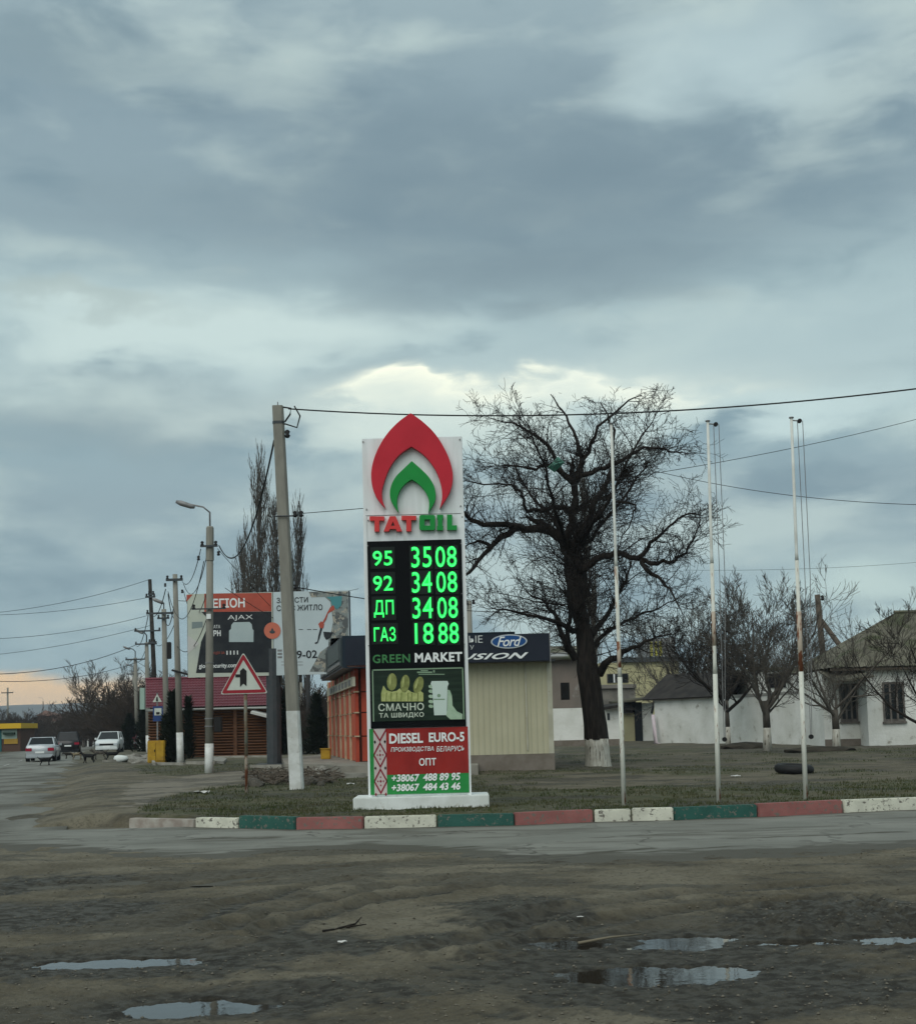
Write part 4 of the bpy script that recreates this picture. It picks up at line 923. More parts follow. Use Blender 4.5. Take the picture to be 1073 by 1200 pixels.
# concrete apron and steps under the pavilion
apr = mat('apron_concrete', (.20, .19, .16), (.26, .245, .21), scale=1.5, rough=.9, bump=.01, c3=(.13, .12, .1), s3=.9, lo3=.55, hi3=.75)
q = [G(330, 889, .42), G(334, 895, .42), G(378, 896, .42), G(400, 898, .42), G(560, 897, .42), G(560, 884, .42), G(380, 884, .42)]
mb = MB(); mb.slab([(p.x, p.y, .42) for p in q], .6); tag(mb.build('pavement', apr), kind='structure')
q = [G(404, 906, .24), G(560, 903, .24), G(560, 896, .24), G(398, 899, .24)]
mb = MB(); mb.slab([(p.x, p.y, .24) for p in q], .4); tag(mb.build('step', apr), kind='structure')
# yellow litter bin
ym = mat('yellow_paint', (.42, .26, .02), (.34, .2, .02), scale=4, rough=.6, c3=(.15, .1, .05), s3=6, lo3=.58, hi3=.7)
b0 = G(382, 897, .2); r = empty('litter_bin', b0); tag(r, 'yellow litter bin on a short stand beside the orange pavilion', 'litter bin')
h = XZ(382, 878, b0.y, b0)[1]
MB().box(-.17, .17, -.15, .15, h*.38, h).build('bin', ym, r, bevel=.02); MB().box(-.08, .08, -.08, .08, -.2, h*.38).build('stand', apr, r)
MB().box(-.19, .19, -.17, .17, h, h+.03).build('rim', ym, r)
# red-roofed log house
lw = mat('log_siding', (.085, .038, .018), (.12, .052, .024), scale=2, rough=.6, stretch=(.4, 1, 4), c3=(.09, .04, .02), s3=2, lo3=.6, hi3=.8)
rf = mat('red_metal_tile', (.14, .034, .046), (.115, .03, .04), scale=1, rough=.5)
hb = P(250, 888); HYY = hb.y; r = empty('log_house', hb); tag(r, 'log-sided building with wine-red metal tile roof behind the lamp pole', 'building')
def hh(x, y, dy=0): return XZ(x, y, HYY+dy, hb)
x0 = hh(174, 860)[0]; x1 = hh(322, 860)[0]; zt_ = hh(250, 832)[1]
MB().box(x0+.06, x1-.06, .08, 6, -.3, zt_).build('wall', mat('dark_gap', (.03, .02, .012), rough=.9), r)
nl = 17; lm_ = None
for i in range(nl):
    z = zt_*i/nl; hgt = zt_/nl
    mb = MB(); prof = [(.08, 0), (-.02, .02), (-.06, hgt*.5), (-.02, hgt-.03), (.08, hgt-.01)]
    vs = [(x, p[0], z+p[1]) for x in (x0, x1) for p in prof]; mb.add(vs, [(k, k+1, 6+k, 5+k) for k in range(4)]+[(0, 1, 2, 3, 4), (9, 8, 7, 6, 5)])
    mb.build('log', lw, r)
for xx in (276, 316): q = hh(xx, 860)[0]; MB().box(q-.09, q+.09, -.12, -.02, 0, zt_).build('corner_post', lw, r)
# roof with tile steps
e0, e1 = hh(171, 832, -.6), hh(305, 829, -.6); rz = hh(210, 796, 2.6)[1]; rxa, rxb = hh(170.5, 796, 2.6)[0], hh(300, 796, 2.6)[0]
nst = 11; ncx = 46; vs = []; fs = []
zl = (e0[1]+e1[1])/2+.05
for i in range(nst):
    for e_ in (0, 1):
        v = (i+e_)/nst; y_ = -.6+3.2*v; z_ = zl+(rz-zl)*v+(0 if e_ else .045)
        xa_ = e0[0]+(rxa-e0[0])*v; xb_ = x1+.2+(rxb-x1-.2)*v*.3
        for j in range(ncx*2+1):
            u_ = j/(ncx*2); vs.append((xa_+(xb_-xa_)*u_, y_, z_+(.03 if j % 2 else 0)))
W_ = ncx*2+1
for i in range(nst*2-1):
    for j in range(ncx*2): fs.append((i*W_+j, i*W_+j+1, (i+1)*W_+j+1, (i+1)*W_+j))
mb = MB(); mb.add(vs, fs); mb.build('roof', rf, r, fix=False)
mb = MB(); mb.slab([(rxa, 2.6, rz), (xb_, 2.6, rz), (x1+.2, 6.6, zl), (x0-.3, 6.6, zl)], .05); mb.build('roof_back', rf, r)
MB().tube([(rxa, 2.6, rz+.04), (xb_, 2.6, rz+.04)], .09, 6).build('ridge_cap', rf, r)
MB().tube([(e0[0], -.64, zl-.08), (x1+.2, -.64, zl-.08)], .06, 6).build('gutter', mat('pale_gutter', (.32, .33, .31), rough=.6), r)
MB().slab([hhp for hhp in [(hh(298, 834)[0], -1.2, hh(298, 834)[1]), (hh(330, 843)[0], -1.2, hh(330, 842)[1]), (hh(330, 843)[0], .0, hh(330, 842)[1]+.1), (hh(298, 834)[0], .0, hh(298, 834)[1]+.1)]], .12).build('porch_roof', mat('porch_white', (.5, .5, .47), rough=.7), r)
q = hh(166.5, 820, -1); MB().box(q[0]-.12, q[0]+.12, -1, -.9, q[1]-.5, q[1]+.6).build('side_sign', mat('pale_green_sign', (.3, .42, .36), rough=.6), r)
# white-washed long wall, outbuildings, house
ww = mat('whitewashed_wall', (.74, .75, .71), (.62, .63, .58), scale=.8, rough=.9, bump=.02, bscale=6, c3=(.24, .22, .17), s3=1.6, lo3=.58, hi3=.78)
slate = mat('old_slate', (.085, .08, .06), (.14, .132, .10), scale=1.5, rough=.9, c3=(.06, .068, .035), s3=.8, lo3=.5, hi3=.66)
dslate = mat('dark_slate', (.022, .02, .019), (.038, .034, .03), scale=1.5, rough=.9)
pa = Vector((D(768, 870, 80).x, 80, 0)); pc = Vector((D(850, 870, 73.5).x, 73.5, 0)); pe = Vector((D(967, 870, 63).x, 63, 0))
def topz(x, y, Y): return D(x, y, Y).z
def wallseg(mb, a, b_, za, zb_, th=.35, z0=-.3):
    d = (b_-a); n = Vector((-d.y, d.x, 0)).normalized(); n = n if n.y > 0 else -n
    vs = [(a.x, a.y, z0), (b_.x, b_.y, z0), (b_.x+n.x*th, b_.y+n.y*th, z0), (a.x+n.x*th, a.y+n.y*th, z0), (a.x, a.y, za), (b_.x, b_.y, zb_), (b_.x+n.x*th, b_.y+n.y*th, zb_), (a.x+n.x*th, a.y+n.y*th, za)]
    return mb.add(vs, [(0,3,2,1),(4,5,6,7),(0,1,5,4),(1,2,6,5),(2,3,7,6),(3,0,4,7)])
r = empty('outbuilding', (pa.x, pa.y, .1)); tag(r, 'low whitewashed outbuilding with dark hipped roof and white downpipe', 'building')
o_ = Vector((pa.x, pa.y, .1)); A0 = pa-o_; C0 = pc-o_; zt1 = topz(768, 818.5, 80)-.1; zt2 = topz(850, 815, 73.5)-.1; A0.z = C0.z = 0
wallseg(MB(), A0, C0, zt1, zt2, 4.5).build('wall', ww, r)
n_ = Vector((-(C0-A0).y, (C0-A0).x, 0)).normalized()
n_ = n_ if n_.y > 0 else -n_
ez = lambda z, e: z-.02
B1 = A0+n_*4.5; B2 = C0+n_*4.5; mid = n_*2.2; ap = Vector((D(786, 791, 80).x-o_.x, 1.6, topz(786.6, 790, 81)-.1)); ap2 = Vector((D(860, 790, 76).x-o_.x, C0.y+1.9, topz(855, 787, 76)-.1))
ov = .35; e1_ = A0-n_*ov-(C0-A0).normalized()*.8+Vector((0, 0, zt1-.05)); e2_ = C0-n_*ov+Vector((0, 0, zt2-.02)); e3_ = B1-(C0-A0).normalized()*.8+Vector((0, 0, zt1-.05)); e4_ = B2+Vector((0, 0, zt2))
MB().slab([e1_, e2_, ap2, ap], .08).build('roof_front', dslate, r)
MB().slab([e3_, e1_, ap], .08).build('roof_hip', dslate, r)
MB().slab([e4_, e3_, ap, ap2], .08).build('roof_back', dslate, r)
dp = D(765, 838, 79.5)-o_; dq = D(768, 871, 79.2)-o_; MB().tube([dp, dq, dq+Vector((.5, -.3, -.15)), dq+Vector((1.1, -.4, -.15))], .11, 8).build('downpipe', mat('pinkish_white', (.6, .52, .56), (.5, .45, .47), scale=3, rough=.6), r, True)
# long wall
r = empty('yard_wall', (pc.x, pc.y, 0)); tag(r, 'long peeling whitewashed wall behind the small bare orchard trees', 'wall')
wallseg(MB(), O0+Vector((.0, .02, 0)), pe-pc, topz(852, 817, 73.5), topz(966, 811, 63)).build('wall', ww, r)
wallseg(MB(), O0+Vector((0, -.06, 0)), pe-pc+Vector((0, -.06, 0)), topz(852, 817, 73.5)+.1, topz(966, 811, 63)+.1, .5, topz(900, 814, 70)-.1).build('coping', mat('wall_cap', (.25, .25, .23), rough=.9), r)
# white shed behind with dark opening
r = empty('garage', (D(928, 850, 74).x, 74, .15)); tag(r, 'white garage with dark square opening rising behind the yard wall', 'building'); o_ = r.location.copy()
def g_(x, y): return XZ(x, y, 74, o_)
MB().box(g_(885, 800)[0], g_(972, 800)[0], 0, 5, -.2, g_(920, 785)[1]).build('wall', ww, r)
mb = MB(); mb.box(g_(880, 800)[0], g_(974, 800)[0], -.2, 5.2, g_(920, 785)[1], g_(920, 782)[1]); mb.build('roof', slate, r)
MB().box(g_(900, 800)[0], g_(927, 800)[0], -.06, 0, g_(910, 806)[1], g_(910, 781.5)[1]-.35).build('opening', mat('dark_opening', (.010, .010, .012), rough=.7), r)
MB().box(g_(898, 800)[0], g_(900, 800)[0], -.09, 0, g_(910, 806)[1], g_(910, 782.5)[1]-.3).build('opening_frame', steel, r)
# white house on the right
hb2 = Vector((D(1015, 880, 60).x, 60, .12)); r = empty('white_house', hb2); tag(r, 'whitewashed cottage with mossy hipped slate roof and shuttered windows at the right edge', 'house')
def e_(x, y, dy=0): return XZ(x, y, 60+dy, hb2)
xR = e_(1016, 840)[0]; xL = e_(965, 840, 1.2)[0]; zE = e_(1040, 782)[1]; far_x = xR+11
MB().box(xR, far_x, 0, 8, -.3, zE).build('wall', ww, r)
MB().box(xL, xR, 1.2, 8, -.3, zE-.05).build('side_wall', ww, r)
MB().box(xR, xR+.4, -.06, .0, -.3, zE-.02).build('pilaster', ww, r)
MB().box(xL, xR+.02, 1.14, 1.2, -.3, .35).build('plinth', stone, r)
ez_ = zE+.02; zr = e_(1053, 718, 3.5)[1]; xr_ = e_(1052, 718, 3.5)[0]; xe = e_(973, 780, -.5)[0]
def corr(name, a, b_, c_, d_, m, par, n=40, amp=.03):   # wavy slate sheet between eave a-b and ridge d-c
    a, b_, c_, d_ = map(Vector, (a, b_, c_, d_)); vs = []; fs = []; rows = 5
    for i in range(rows+1):
        for j in range(n*2+1):
            u_ = j/(2*n); v = i/rows; p = a.lerp(b_, u_).lerp(d_.lerp(c_, u_), v); vs.append((p.x, p.y, p.z+(amp if j % 2 else 0)+R.uniform(-.006, .006)))
    W_ = 2*n+1; fs = [(i*W_+j, i*W_+j+1, (i+1)*W_+j+1, (i+1)*W_+j) for i in range(rows) for j in range(2*n)]
    return MB().add(vs, fs) and link(name, (lambda q: q.mesh(name, False))(MBX(vs, fs)), m, par)
def MBX(vs, fs): q = MB(); q.add(vs, fs); return q
corr('roof_front', (xe, -.5, ez_), (far_x+.5, -.5, ez_), (far_x-3, 3.8, zr), (xr_, 3.8, zr), slate, r)
corr('roof_hip', (xe, 8.4, ez_), (xe, -.5, ez_), (xr_, 3.8, zr), (xr_, 3.8, zr+.01), slate, r, 14)
corr('roof_back', (far_x+.5, 8.4, ez_), (xe, 8.4, ez_), (xr_, 3.8, zr), (far_x-3, 3.8, zr), slate, r, 20)
MB().tube([(xr_-.1, 3.8, zr+.04), (far_x-3, 3.8, zr+.04)], .1, 6).build('ridge', slate, r)
MB().slab([(xe-.2, -1.6, e_(975, 798, -1.6)[1]), (xR-.1, -1.6, e_(1012, 792, -1.6)[1]), (xR-.1, 1.2, ez_-.04), (xe-.1, 1.2, ez_-.06)], .08).build('porch_roof', slate, r)
MB().box(xe, far_x, -.42, -.36, ez_-.14, ez_-.03).build('fascia_board', woodp, r)
wfr = mat('old_window_wood', (.10, .09, .08), (.16, .145, .13), scale=5, rough=.9); glass = mat('dark_glass', (.012, .015, .016), rough=.15)
for (xa_, xb_, ya_, yb2, dy) in ((1036, 1057, 799, 846, 0), (985.5, 1002, 801, 846, 1.2)):
    a_ = e_(xa_, yb2, dy); b_ = e_(xb_, ya_, dy); w_i = MB().box(a_[0], b_[0], dy-.03, dy-.004, a_[1], b_[1]).build('window', wfr, r)
    nbv = 3; ww_ = (b_[0]-a_[0]); 
    for k in range(nbv): MB().box(a_[0]+ww_*(k+.16)/nbv, a_[0]+ww_*(k+.84)/nbv, dy-.045, dy-.029, a_[1]+.12, b_[1]-.1).build('pane', glass, w_i)
    for k in range(nbv+1): MB().box(a_[0]+ww_*k/nbv-.04, a_[0]+ww_*k/nbv+.04, dy-.07, dy-.03, a_[1], b_[1]).build('bar', wfr, w_i)
    MB().box(a_[0]-.08, b_[0]+.08, dy-.12, dy, a_[1]-.08, a_[1]).build('sill', wfr, w_i)
# houses seen between the kiosk and the outbuilding
def simple(name, label, cat, Y, z0=.1):
    o = empty(name, (0, Y, z0)); tag(o, label, cat); o.location = (D(700, 850, Y).x, Y, z0); return o, o.location.copy()
pink = mat('grey_pink_wall', (.20, .165, .14), (.16, .14, .12), scale=.7, rough=.9, c3=(.27, .26, .24), s3=1.2, lo3=.55, hi3=.7)
r, o_ = simple('plaster_house', 'bare plaster building half hidden between the beige kiosk and the big tree', 'building', 82)
q = lambda x, y, dy=0: XZ(x, y, 82+dy, o_)
MB().box(q(640, 800)[0], q(683, 800)[0], 0, 8, -.3, q(660, 772)[1]).build('wall', pink, r)
MB().slab([(q(636, 770)[0], -.6, q(640, 772)[1]), (q(690, 770)[0], -.6, q(690, 771)[1]), (q(684, 757)[0], 4, q(675, 757, 4)[1]), (q(645, 757)[0], 4, q(655, 757, 4)[1])], .1).build('roof', slate, r)
MB().box(q(640, 768)[0], q(664, 768)[0], -.75, -.55, q(650, 770)[1], q(650, 766)[1]).build('eave_board', mat('pale_eave', (.4, .42, .42), rough=.7), r)
r = empty('yard_wall', (D(692, 860, 78).x, 78, 0)); o_ = r.location.copy(); tag(r, 'short whitewashed wall behind the big tree trunk', 'wall')
q = lambda x, y, dy=0: XZ(x, y, 78+dy, o_)
MB().box(q(640, 850)[0], q(728, 850)[0], 0, .35, -.3, q(690, 829.5)[1]).build('wall', ww, r)
MB().box(q(640, 850)[0], q(728, 850)[0], -.05, 0, -.3, q(690, 867)[1]).build('footing', stone, r)
MB().box(q(711.5, 850)[0], q(714.5, 850)[0], -.03, 0, q(712, 844)[1], q(712, 836)[1]).build('vent', dsteel, r)
MB().slab([(q(706, 832)[0], -.6, q(706, 829)[1]), (q(730, 825)[0], -.6, q(730, 825)[1]), (q(730, 825)[0], 1.5, q(730, 823)[1]), (q(706, 832)[0], 1.5, q(706, 826)[1])], .15).build('small_roof', dslate, r)
yel = mat('yellow_plaster', (.44, .41, .24), (.38, .36, .22), scale=.8, rough=.9, c3=(.27, .25, .17), s3=1, lo3=.6, hi3=.8)
r, o_ = simple('yellow_house', 'pale yellow two-storey house with dark cornice behind the bare branches', 'house', 105)
q = lambda x, y, dy=0: XZ(x, y, 105+dy, o_)
MB().box(q(702, 800)[0], q(796, 800)[0], 0, 9, -.3, q(750, 776)[1]).build('wall', yel, r)
MB().box(q(726, 770)[0], q(797, 770)[0], -.3, 9.2, q(750, 776)[1], q(750, 770.5)[1]).build('cornice', dsteel, r)
w_i = MB().box(q(711, 800)[0], q(736, 800)[0], -.06, -.01, q(720, 800.5)[1], q(720, 789.5)[1]).build('window', wfr, r)
for a_, b_ in ((712, 718.5), (721.5, 727), (729, 735.5)): MB().box(q(a_, 800)[0], q(b_, 800)[0], -.09, -.06, q(720, 799.8)[1], q(720, 790.3)[1]).build('pane', glass, w_i)
MB().box(q(718.6, 800)[0], q(720.2, 800)[0], -.11, -.05, q(720, 800)[1], q(720, 790)[1]).build('bar', wtext, w_i)
MB().box(q(762, 760)[0], q(793, 760)[0], 1, 8, q(770, 770.6)[1], q(770, 747)[1]).build('upper_storey', mat('dim_plaster', (.25, .26, .26), rough=.9), r)
for a_ in (763.5, 769, 774.5): MB().box(q(a_, 760)[0], q(a_+3, 760)[0], .95, 1, q(770, 768)[1], q(770, 751)[1]).build('window', mat('yellow_pane%d' % int(a_), (.40, .38, .07), rough=.3), r)
MB().slab([(q(740, 750)[0], -.2, q(740, 771)[1]), (q(797, 750)[0], -.2, q(797, 770)[1]), (q(775, 741)[0], 5, q(775, 741, 5)[1]), (q(758, 744)[0], 5, q(758, 744, 5)[1])], .1).build('roof', slate, r) if 0 else None
r, o_ = simple('shed', 'grey flat shed with dark doorway at the end of the short white wall', 'shed', 92)
q = lambda x, y, dy=0: XZ(x, y, 92+dy, o_)
MB().box(q(703, 820)[0], q(748, 820)[0], 1.5, 6, -.2, q(725, 803)[1]).build('block_wall', mat('rough_grey', (.16, .155, .14), (.24, .23, .2), scale=1.2, rough=.95), r)
MB().box(q(702, 820)[0], q(749, 820)[0], 1.3, 6.1, q(725, 806)[1], q(725, 801.5)[1]).build('parapet', mat('parapet_grey', (.2, .19, .17), rough=.95), r)
MB().box(q(729, 820)[0], q(743, 820)[0], .3, 1.4, -.2, q(735, 835)[1]).build('lower_wall', yel, r)
MB().box(q(743, 820)[0], q(752, 820)[0], .2, 1.5, -.2, q(745, 823)[1]).build('door', mat('black_door', (.012, .016, .02), rough=.6), r)
MB().box(q(752, 820)[0], q(765, 820)[0], .3, 1.5, -.2, q(755, 824)[1]).build('side_wall', ww, r)
MB().box(q(727, 820)[0], q(744, 820)[0], -.3, 1.2, q(735, 836)[1], q(735, 826)[1]).build('tank', mat('dark_tank', (.05, .045, .045), rough=.8), r, bevel=.2)
MB().slab([(q(716, 820)[0], -.8, q(716, 823)[1]), (q(768, 820)[0], -.8, q(768, 817)[1]), (q(768, 820)[0], 2, q(768, 815)[1]), (q(716, 820)[0], 2, q(716, 821)[1])], .12).build('roof', slate, r)
MB().tube([(q(765, 818)[0], -.6, q(765, 820)[1]), (q(763, 838)[0], -.2, q(763, 836)[1])], .09, 5).build('strut', dsteel, r)

# yellow-topped kiosk far left, distant houses
r = empty('kiosk', (D(0, 870, 150).x, 150, -.1)); o_ = r.location.copy(); tag(r, 'small distant shop with bright yellow fascia across the road', 'kiosk')
q = lambda x, y, dy=0: XZ(x, y, 150+dy, o_)
xa_ = q(-60, 860)[0]
MB().box(xa_, q(24, 860)[0], 0, 5, -.2, q(10, 854)[1]).build('wall', mat('brown_shop_wall', (.09, .05, .035), rough=.8), r)
MB().box(xa_, q(27, 860)[0], -.7, 5.2, q(10, 854)[1], q(10, 848)[1]).build('fascia', mat('yellow_fascia', (.60, .38, .02), rough=.5), r)
MB().box(q(2, 860)[0], q(20, 860)[0], -.05, 0, q(10, 866)[1], q(10, 855)[1]).build('window', mat('pale_teal', (.28, .38, .33), rough=.4), r)
MB().box(q(5, 860)[0], q(18, 860)[0], -.5, 0, q(10, 861)[1], q(10, 858.5)[1]).build('awning', mat('dark_green_awning', (.01, .03, .02), rough=.7), r)
MB().box(q(5, 860)[0], q(21, 860)[0], -.09, 0, q(10, 872)[1], q(10, 866)[1]).build('counter', mat('yellow_counter', (.36, .22, .03), rough=.7), r)
MB().box(xa_, q(2, 860)[0], -.1, 0, -.2, q(0, 853)[1]).build('teal_panel', mat('teal_panel', (.01, .11, .11), rough=.6), r)
rdr = mat('far_brown_roof', (.13, .07, .05), (.17, .1, .08), scale=1, rough=.9)
for k, (xa_, xb_, yr, ye, yb2, Y, lab, mw) in enumerate(((44, 64, 832, 839, 850, 330, 'far cottage with dark brown hipped roof under the blue hill', 0), (60, 82, 840, 846, 856, 300, 'far pale cottage with brown roof among the trees', 1))):
    o = empty('cottage', (D((xa_+xb_)/2, 860, Y).x, Y, -.3)); o_ = o.location.copy(); tag(o, lab, 'house')
    q = lambda x, y, dy=0: XZ(x, y, Y+dy, o_)
    MB().box(q(xa_, 850)[0], q(xb_, 850)[0], 0, 9, -.5, q(50, ye)[1]).build('wall', ww if k else rdr, o)
    a_, b_ = q(xa_-1, 850)[0], q(xb_+1, 850)[0]; ze_ = q(50, ye)[1]; zr_ = q(50, yr)[1]
    mb = MB(); mb.add([(a_, -1, ze_), (b_, -1, ze_), (b_, 10, ze_), (a_, 10, ze_), (a_*.4+b_*.6-2, 4.5, zr_), (a_*.6+b_*.4-1, 4.5, zr_)], [(0, 1, 4, 5), (1, 2, 4), (2, 3, 5, 4), (3, 0, 5), (0, 3, 2, 1)]); mb.build('roof', rdr, o)
b0 = Vector((D(106, 870, 190).x, 190, -.1)); o = empty('gateway', b0); tag(o, 'small white gateway with dark opening beside the distant road', 'gate')
q = lambda x, y: XZ(x, y, 190, b0)
for xa_, xb_ in ((102, 103.6), (108.4, 110)): MB().box(q(xa_, 860)[0], q(xb_, 860)[0], 0, .4, -.2, q(106, 858)[1]).build('pillar', limew, o)
MB().box(q(102, 860)[0], q(110, 860)[0], -.02, .42, q(106, 858)[1], q(106, 856.8)[1]).build('lintel', limew, o)
MB().box(q(103.6, 860)[0], q(108.4, 860)[0], .2, .3, -.2, q(106, 858.2)[1]).build('door', MATS['dark_opening'], o)
# ------------------------------------------------------------------ trees
bark = mat('dark_bark', (.012, .010, .009), (.028, .023, .019), scale=3, rough=.95, stretch=(5, 5, .8), bump=.03, bscale=4)
bark2 = mat('grey_bark', (.070, .062, .052), (.10, .09, .075), scale=3, rough=.95, stretch=(3, 3, .8))
bark3 = mat('brown_twigs', (.045, .034, .026), (.06, .047, .037), scale=1, rough=.95)
def rand_perp(d, rg):
    v = Vector((rg.gauss(0, 1), rg.gauss(0, 1), rg.gauss(0, 1))); v -= d*v.dot(d)
    return v.normalized() if v.length > 1e-4 else Vector((1, 0, 0))
def twig(out, p, d, L, r, lvl, rg, P_):
    n = 5 if lvl > 1 else 4; pts = [p.copy()]; rs = [r]; d = d.normalized(); st_ = L/n
    wob = P_.get('wob', .22); up = P_.get('up', .12)
    for i in range(n):
        d = (d+rand_perp(d, rg)*rg.uniform(0, wob)+Vector((0, 0, up*rg.uniform(.2, 1.6)))).normalized()
        p = p+d*st_; pts.append(p.copy()); rs.append(max(P_['rmin'], r*(1-.8*(i+1)/n)))
        if lvl > 0 and (i > 0 or lvl > 1):
            k = P_['kids'][lvl-1]; k = int(k)+(rg.random() < k-int(k))
            for _ in range(k):
                a = rg.uniform(*P_['ang']); q = (d*math.cos(a)+rand_perp(d, rg)*math.sin(a)).normalized()
                fl = P_.get('flat')
                twig(out, p-d*st_*rg.random()*.8, q, L*rg.uniform(.42, .72)*(1-.25*i/n), max(P_['rmin'], rs[-1]*rg.uniform(.45, .7)), lvl-1, rg, P_)
    out.append((pts, rs))
def tubes_mesh(name, polys, mn=3):
    V = []; Fc = []; b = 0
    for pts, rs in polys:
        n = 3 if rs[0] < .03 else (5 if rs[0] < .12 else 9); k = len(pts)
        A = np.array([tuple(p) for p in pts]); T = np.empty_like(A); T[1:-1] = A[2:]-A[:-2] if k > 2 else T[1:-1]; T[0] = A[1]-A[0]; T[-1] = A[-1]-A[-2]
        T /= np.linalg.norm(T, axis=1, keepdims=True)+1e-9
        ref = np.array([0, 0, 1.]) if abs(T[0, 2]) < .8 else np.array([1., 0, 0])
        X_ = np.cross(T, ref); X_ /= np.linalg.norm(X_, axis=1, keepdims=True)+1e-9; Y_ = np.cross(T, X_)
        w = np.arange(n)*2*math.pi/n; r_ = np.array(rs)[:, None, None]
        V.append((A[:, None, :]+(X_[:, None, :]*np.cos(w)[None, :, None]+Y_[:, None, :]*np.sin(w)[None, :, None])*r_).reshape(-1, 3))
        i = np.arange(k-1)[:, None]*n; j = np.arange(n)[None, :]; j2 = (j+1) % n
        Fc.append((np.stack([i+j, i+j2, i+n+j2, i+n+j], -1)+b).reshape(-1, 4)); b += n*k
    V = np.concatenate(V); Q = np.concatenate(Fc)
    me = bpy.data.meshes.new(name); me.vertices.add(len(V)); me.vertices.foreach_set('co', V.reshape(-1).astype(np.float32))
    me.loops.add(len(Q)*4); me.polygons.add(len(Q)); me.loops.foreach_set('vertex_index', Q.reshape(-1).astype(np.int32))
    me.polygons.foreach_set('loop_start', np.arange(0, len(Q)*4, 4, dtype=np.int32)); me.polygons.foreach_set('use_smooth', np.ones(len(Q), bool))
    me.update(calc_edges=True); return me
# big tree
rg = random.Random(11)
tb = P(700, 898); TY_ = tb.y; r = empty('big_tree', tb); tag(r, 'huge gnarled bare tree with lime-washed foot right of the price sign', 'tree')
def tp_(x, y, dy=0): return D(x, y, TY_+dy)-tb
limbs = []
def limb(pts, r0, r1, dys=None):
    dys = dys or [0]*len(pts); P3 = [tp_(x, y, dy) for (x, y), dy in zip(pts, dys)]
    out = []
    for i in range(len(P3)-1):
        for j in range(3):
            t = j/3; p = P3[i].lerp(P3[i+1], t)
            if j: p += Vector((rg.gauss(0, .035), rg.gauss(0, .05), rg.gauss(0, .035)))
            out.append(p)
    out.append(P3[-1]); n = len(out); limbs.append((out, [r0+(r1-r0)*(i/(n-1))**.8 for i in range(n)]))
limb([(683, 735), (671, 694), (668, 658), (660, 633), (645, 622)], .21, .15)
limb([(645, 622), (622, 620), (600, 616), (566, 615), (547, 605), (530, 596)], .15, .04, [0, -.3, -.6, -1, -1.3, -1.5])
limb([(606, 618), (590, 628), (577, 639), (562, 655), (550, 671), (538, 684)], .12, .03, [-.5, -.6, -.9, -1.3, -1.8, -2.2])
limb([(575, 640), (560, 634), (546, 640)], .07, .02, [-.9, -1.2, -1.5])
limb([(660, 633), (668, 619), (672, 596), (672.6, 566)], .14, .11, [0, .2, .3, .3])
limb([(672.6, 566), (681, 557), (709, 549), (731, 538), (754, 524), (781, 527), (795, 530)], .11, .02, [.3, .2, 0, -.4, -.8, -1, -1.2])
limb([(672.6, 566), (656, 552), (640, 545), (622, 549), (586, 546)], .12, .02, [.3, .5, .8, 1, 1.2])
limb([(669, 600), (660, 594), (647, 594), (632, 598), (617, 599), (614, 585), (606, 573), (594, 568), (558, 566)], .11, .02, [.3, .2, 0, 0, -.2, -.4, -.6, -.8, -1])
limb([(673, 640), (676, 628), (689, 610), (700, 583), (712, 563), (717, 541), (720, 504), (712, 485), (703, 471)], .15, .015, [0, -.2, -.3, -.3, -.2, 0, .3, .4, .5])
limb([(672, 655), (682, 668), (698, 655), (720, 648), (751, 655), (770, 661), (790, 658), (804, 648), (815, 625)], .15, .02, [0, -.3, -.6, -.8, -1, -1.1, -1.3, -1.4, -1.6])
limb([(748, 654), (760, 640), (770, 630), (788, 614), (807, 602), (822, 604)], .08, .015, [-1, -1.1, -1.3, -1.5, -1.6, -1.8])
limb([(751, 655), (757, 668), (773, 678), (785, 690), (796, 712)], .09, .02, [-1, -1.2, -1.4, -1.5, -1.6])
limb([(681, 555), (681, 535), (672, 505), (658, 480), (645, 462)], .10, .015, [.2, .4, .7, 1, 1.2])
limb([(712, 563), (730, 560), (745, 545)], .06, .02, [0, .6, 1.2])
limb([(700, 583), (722, 588), (745, 592), (741, 605), (726, 640)], .05, .015, [-.3, -.6, -.8, -.8, -.8])
limb([(688, 700), (678, 660), (676, 640)], .17, .13)
limb([(702, 790), (716, 772), (735, 762), (755, 752), (778, 745)], .14, .02, [0, -.6, -1.2, -1.6, -2])
limb([(674, 772), (662, 752), (652, 722), (640, 706), (618, 694)], .12, .02, [0, -.4, -.8, -1, -1.2])
limb([(672, 740), (655, 730), (630, 722), (600, 716), (575, 712)], .10, .015, [0, -.7, -1.2, -1.6, -2])
limb([(693, 745), (712, 720), (728, 690), (738, 665)], .11, .03, [0, .6, 1.2, 1.8])
limb([(690, 760), (706, 745), (732, 728), (765, 716), (790, 704)], .09, .015, [0, .3, .8, 1.2, 1.6])
limb([(672, 770), (664, 740), (668, 700), (676, 660)], .10, .03, [0, 1, 1.6, 2])
limb([(672, 600), (690, 588), (715, 580)], .10, .03, [.3, 1.6, 3])
limb([(670, 640), (650, 610), (625, 585), (600, 540)], .09, .02, [0, 1.8, 3, 3.8])
limb([(672, 650), (700, 620), (740, 570), (760, 540)], .09, .02, [0, 2, 3.2, 4])
limb([(666, 640), (650, 600), (640, 550), (620, 500)], .08, .02, [0, -1.6, -2.6, -3.2])
limb([(680, 640), (705, 600), (735, 540), (760, 500)], .08, .02, [0, -1.8, -2.8, -3.2])
limb([(672, 560), (690, 530), (700, 500), (730, 475), (752, 463)], .09, .015, [.3, .2, .1, 0, -.3])
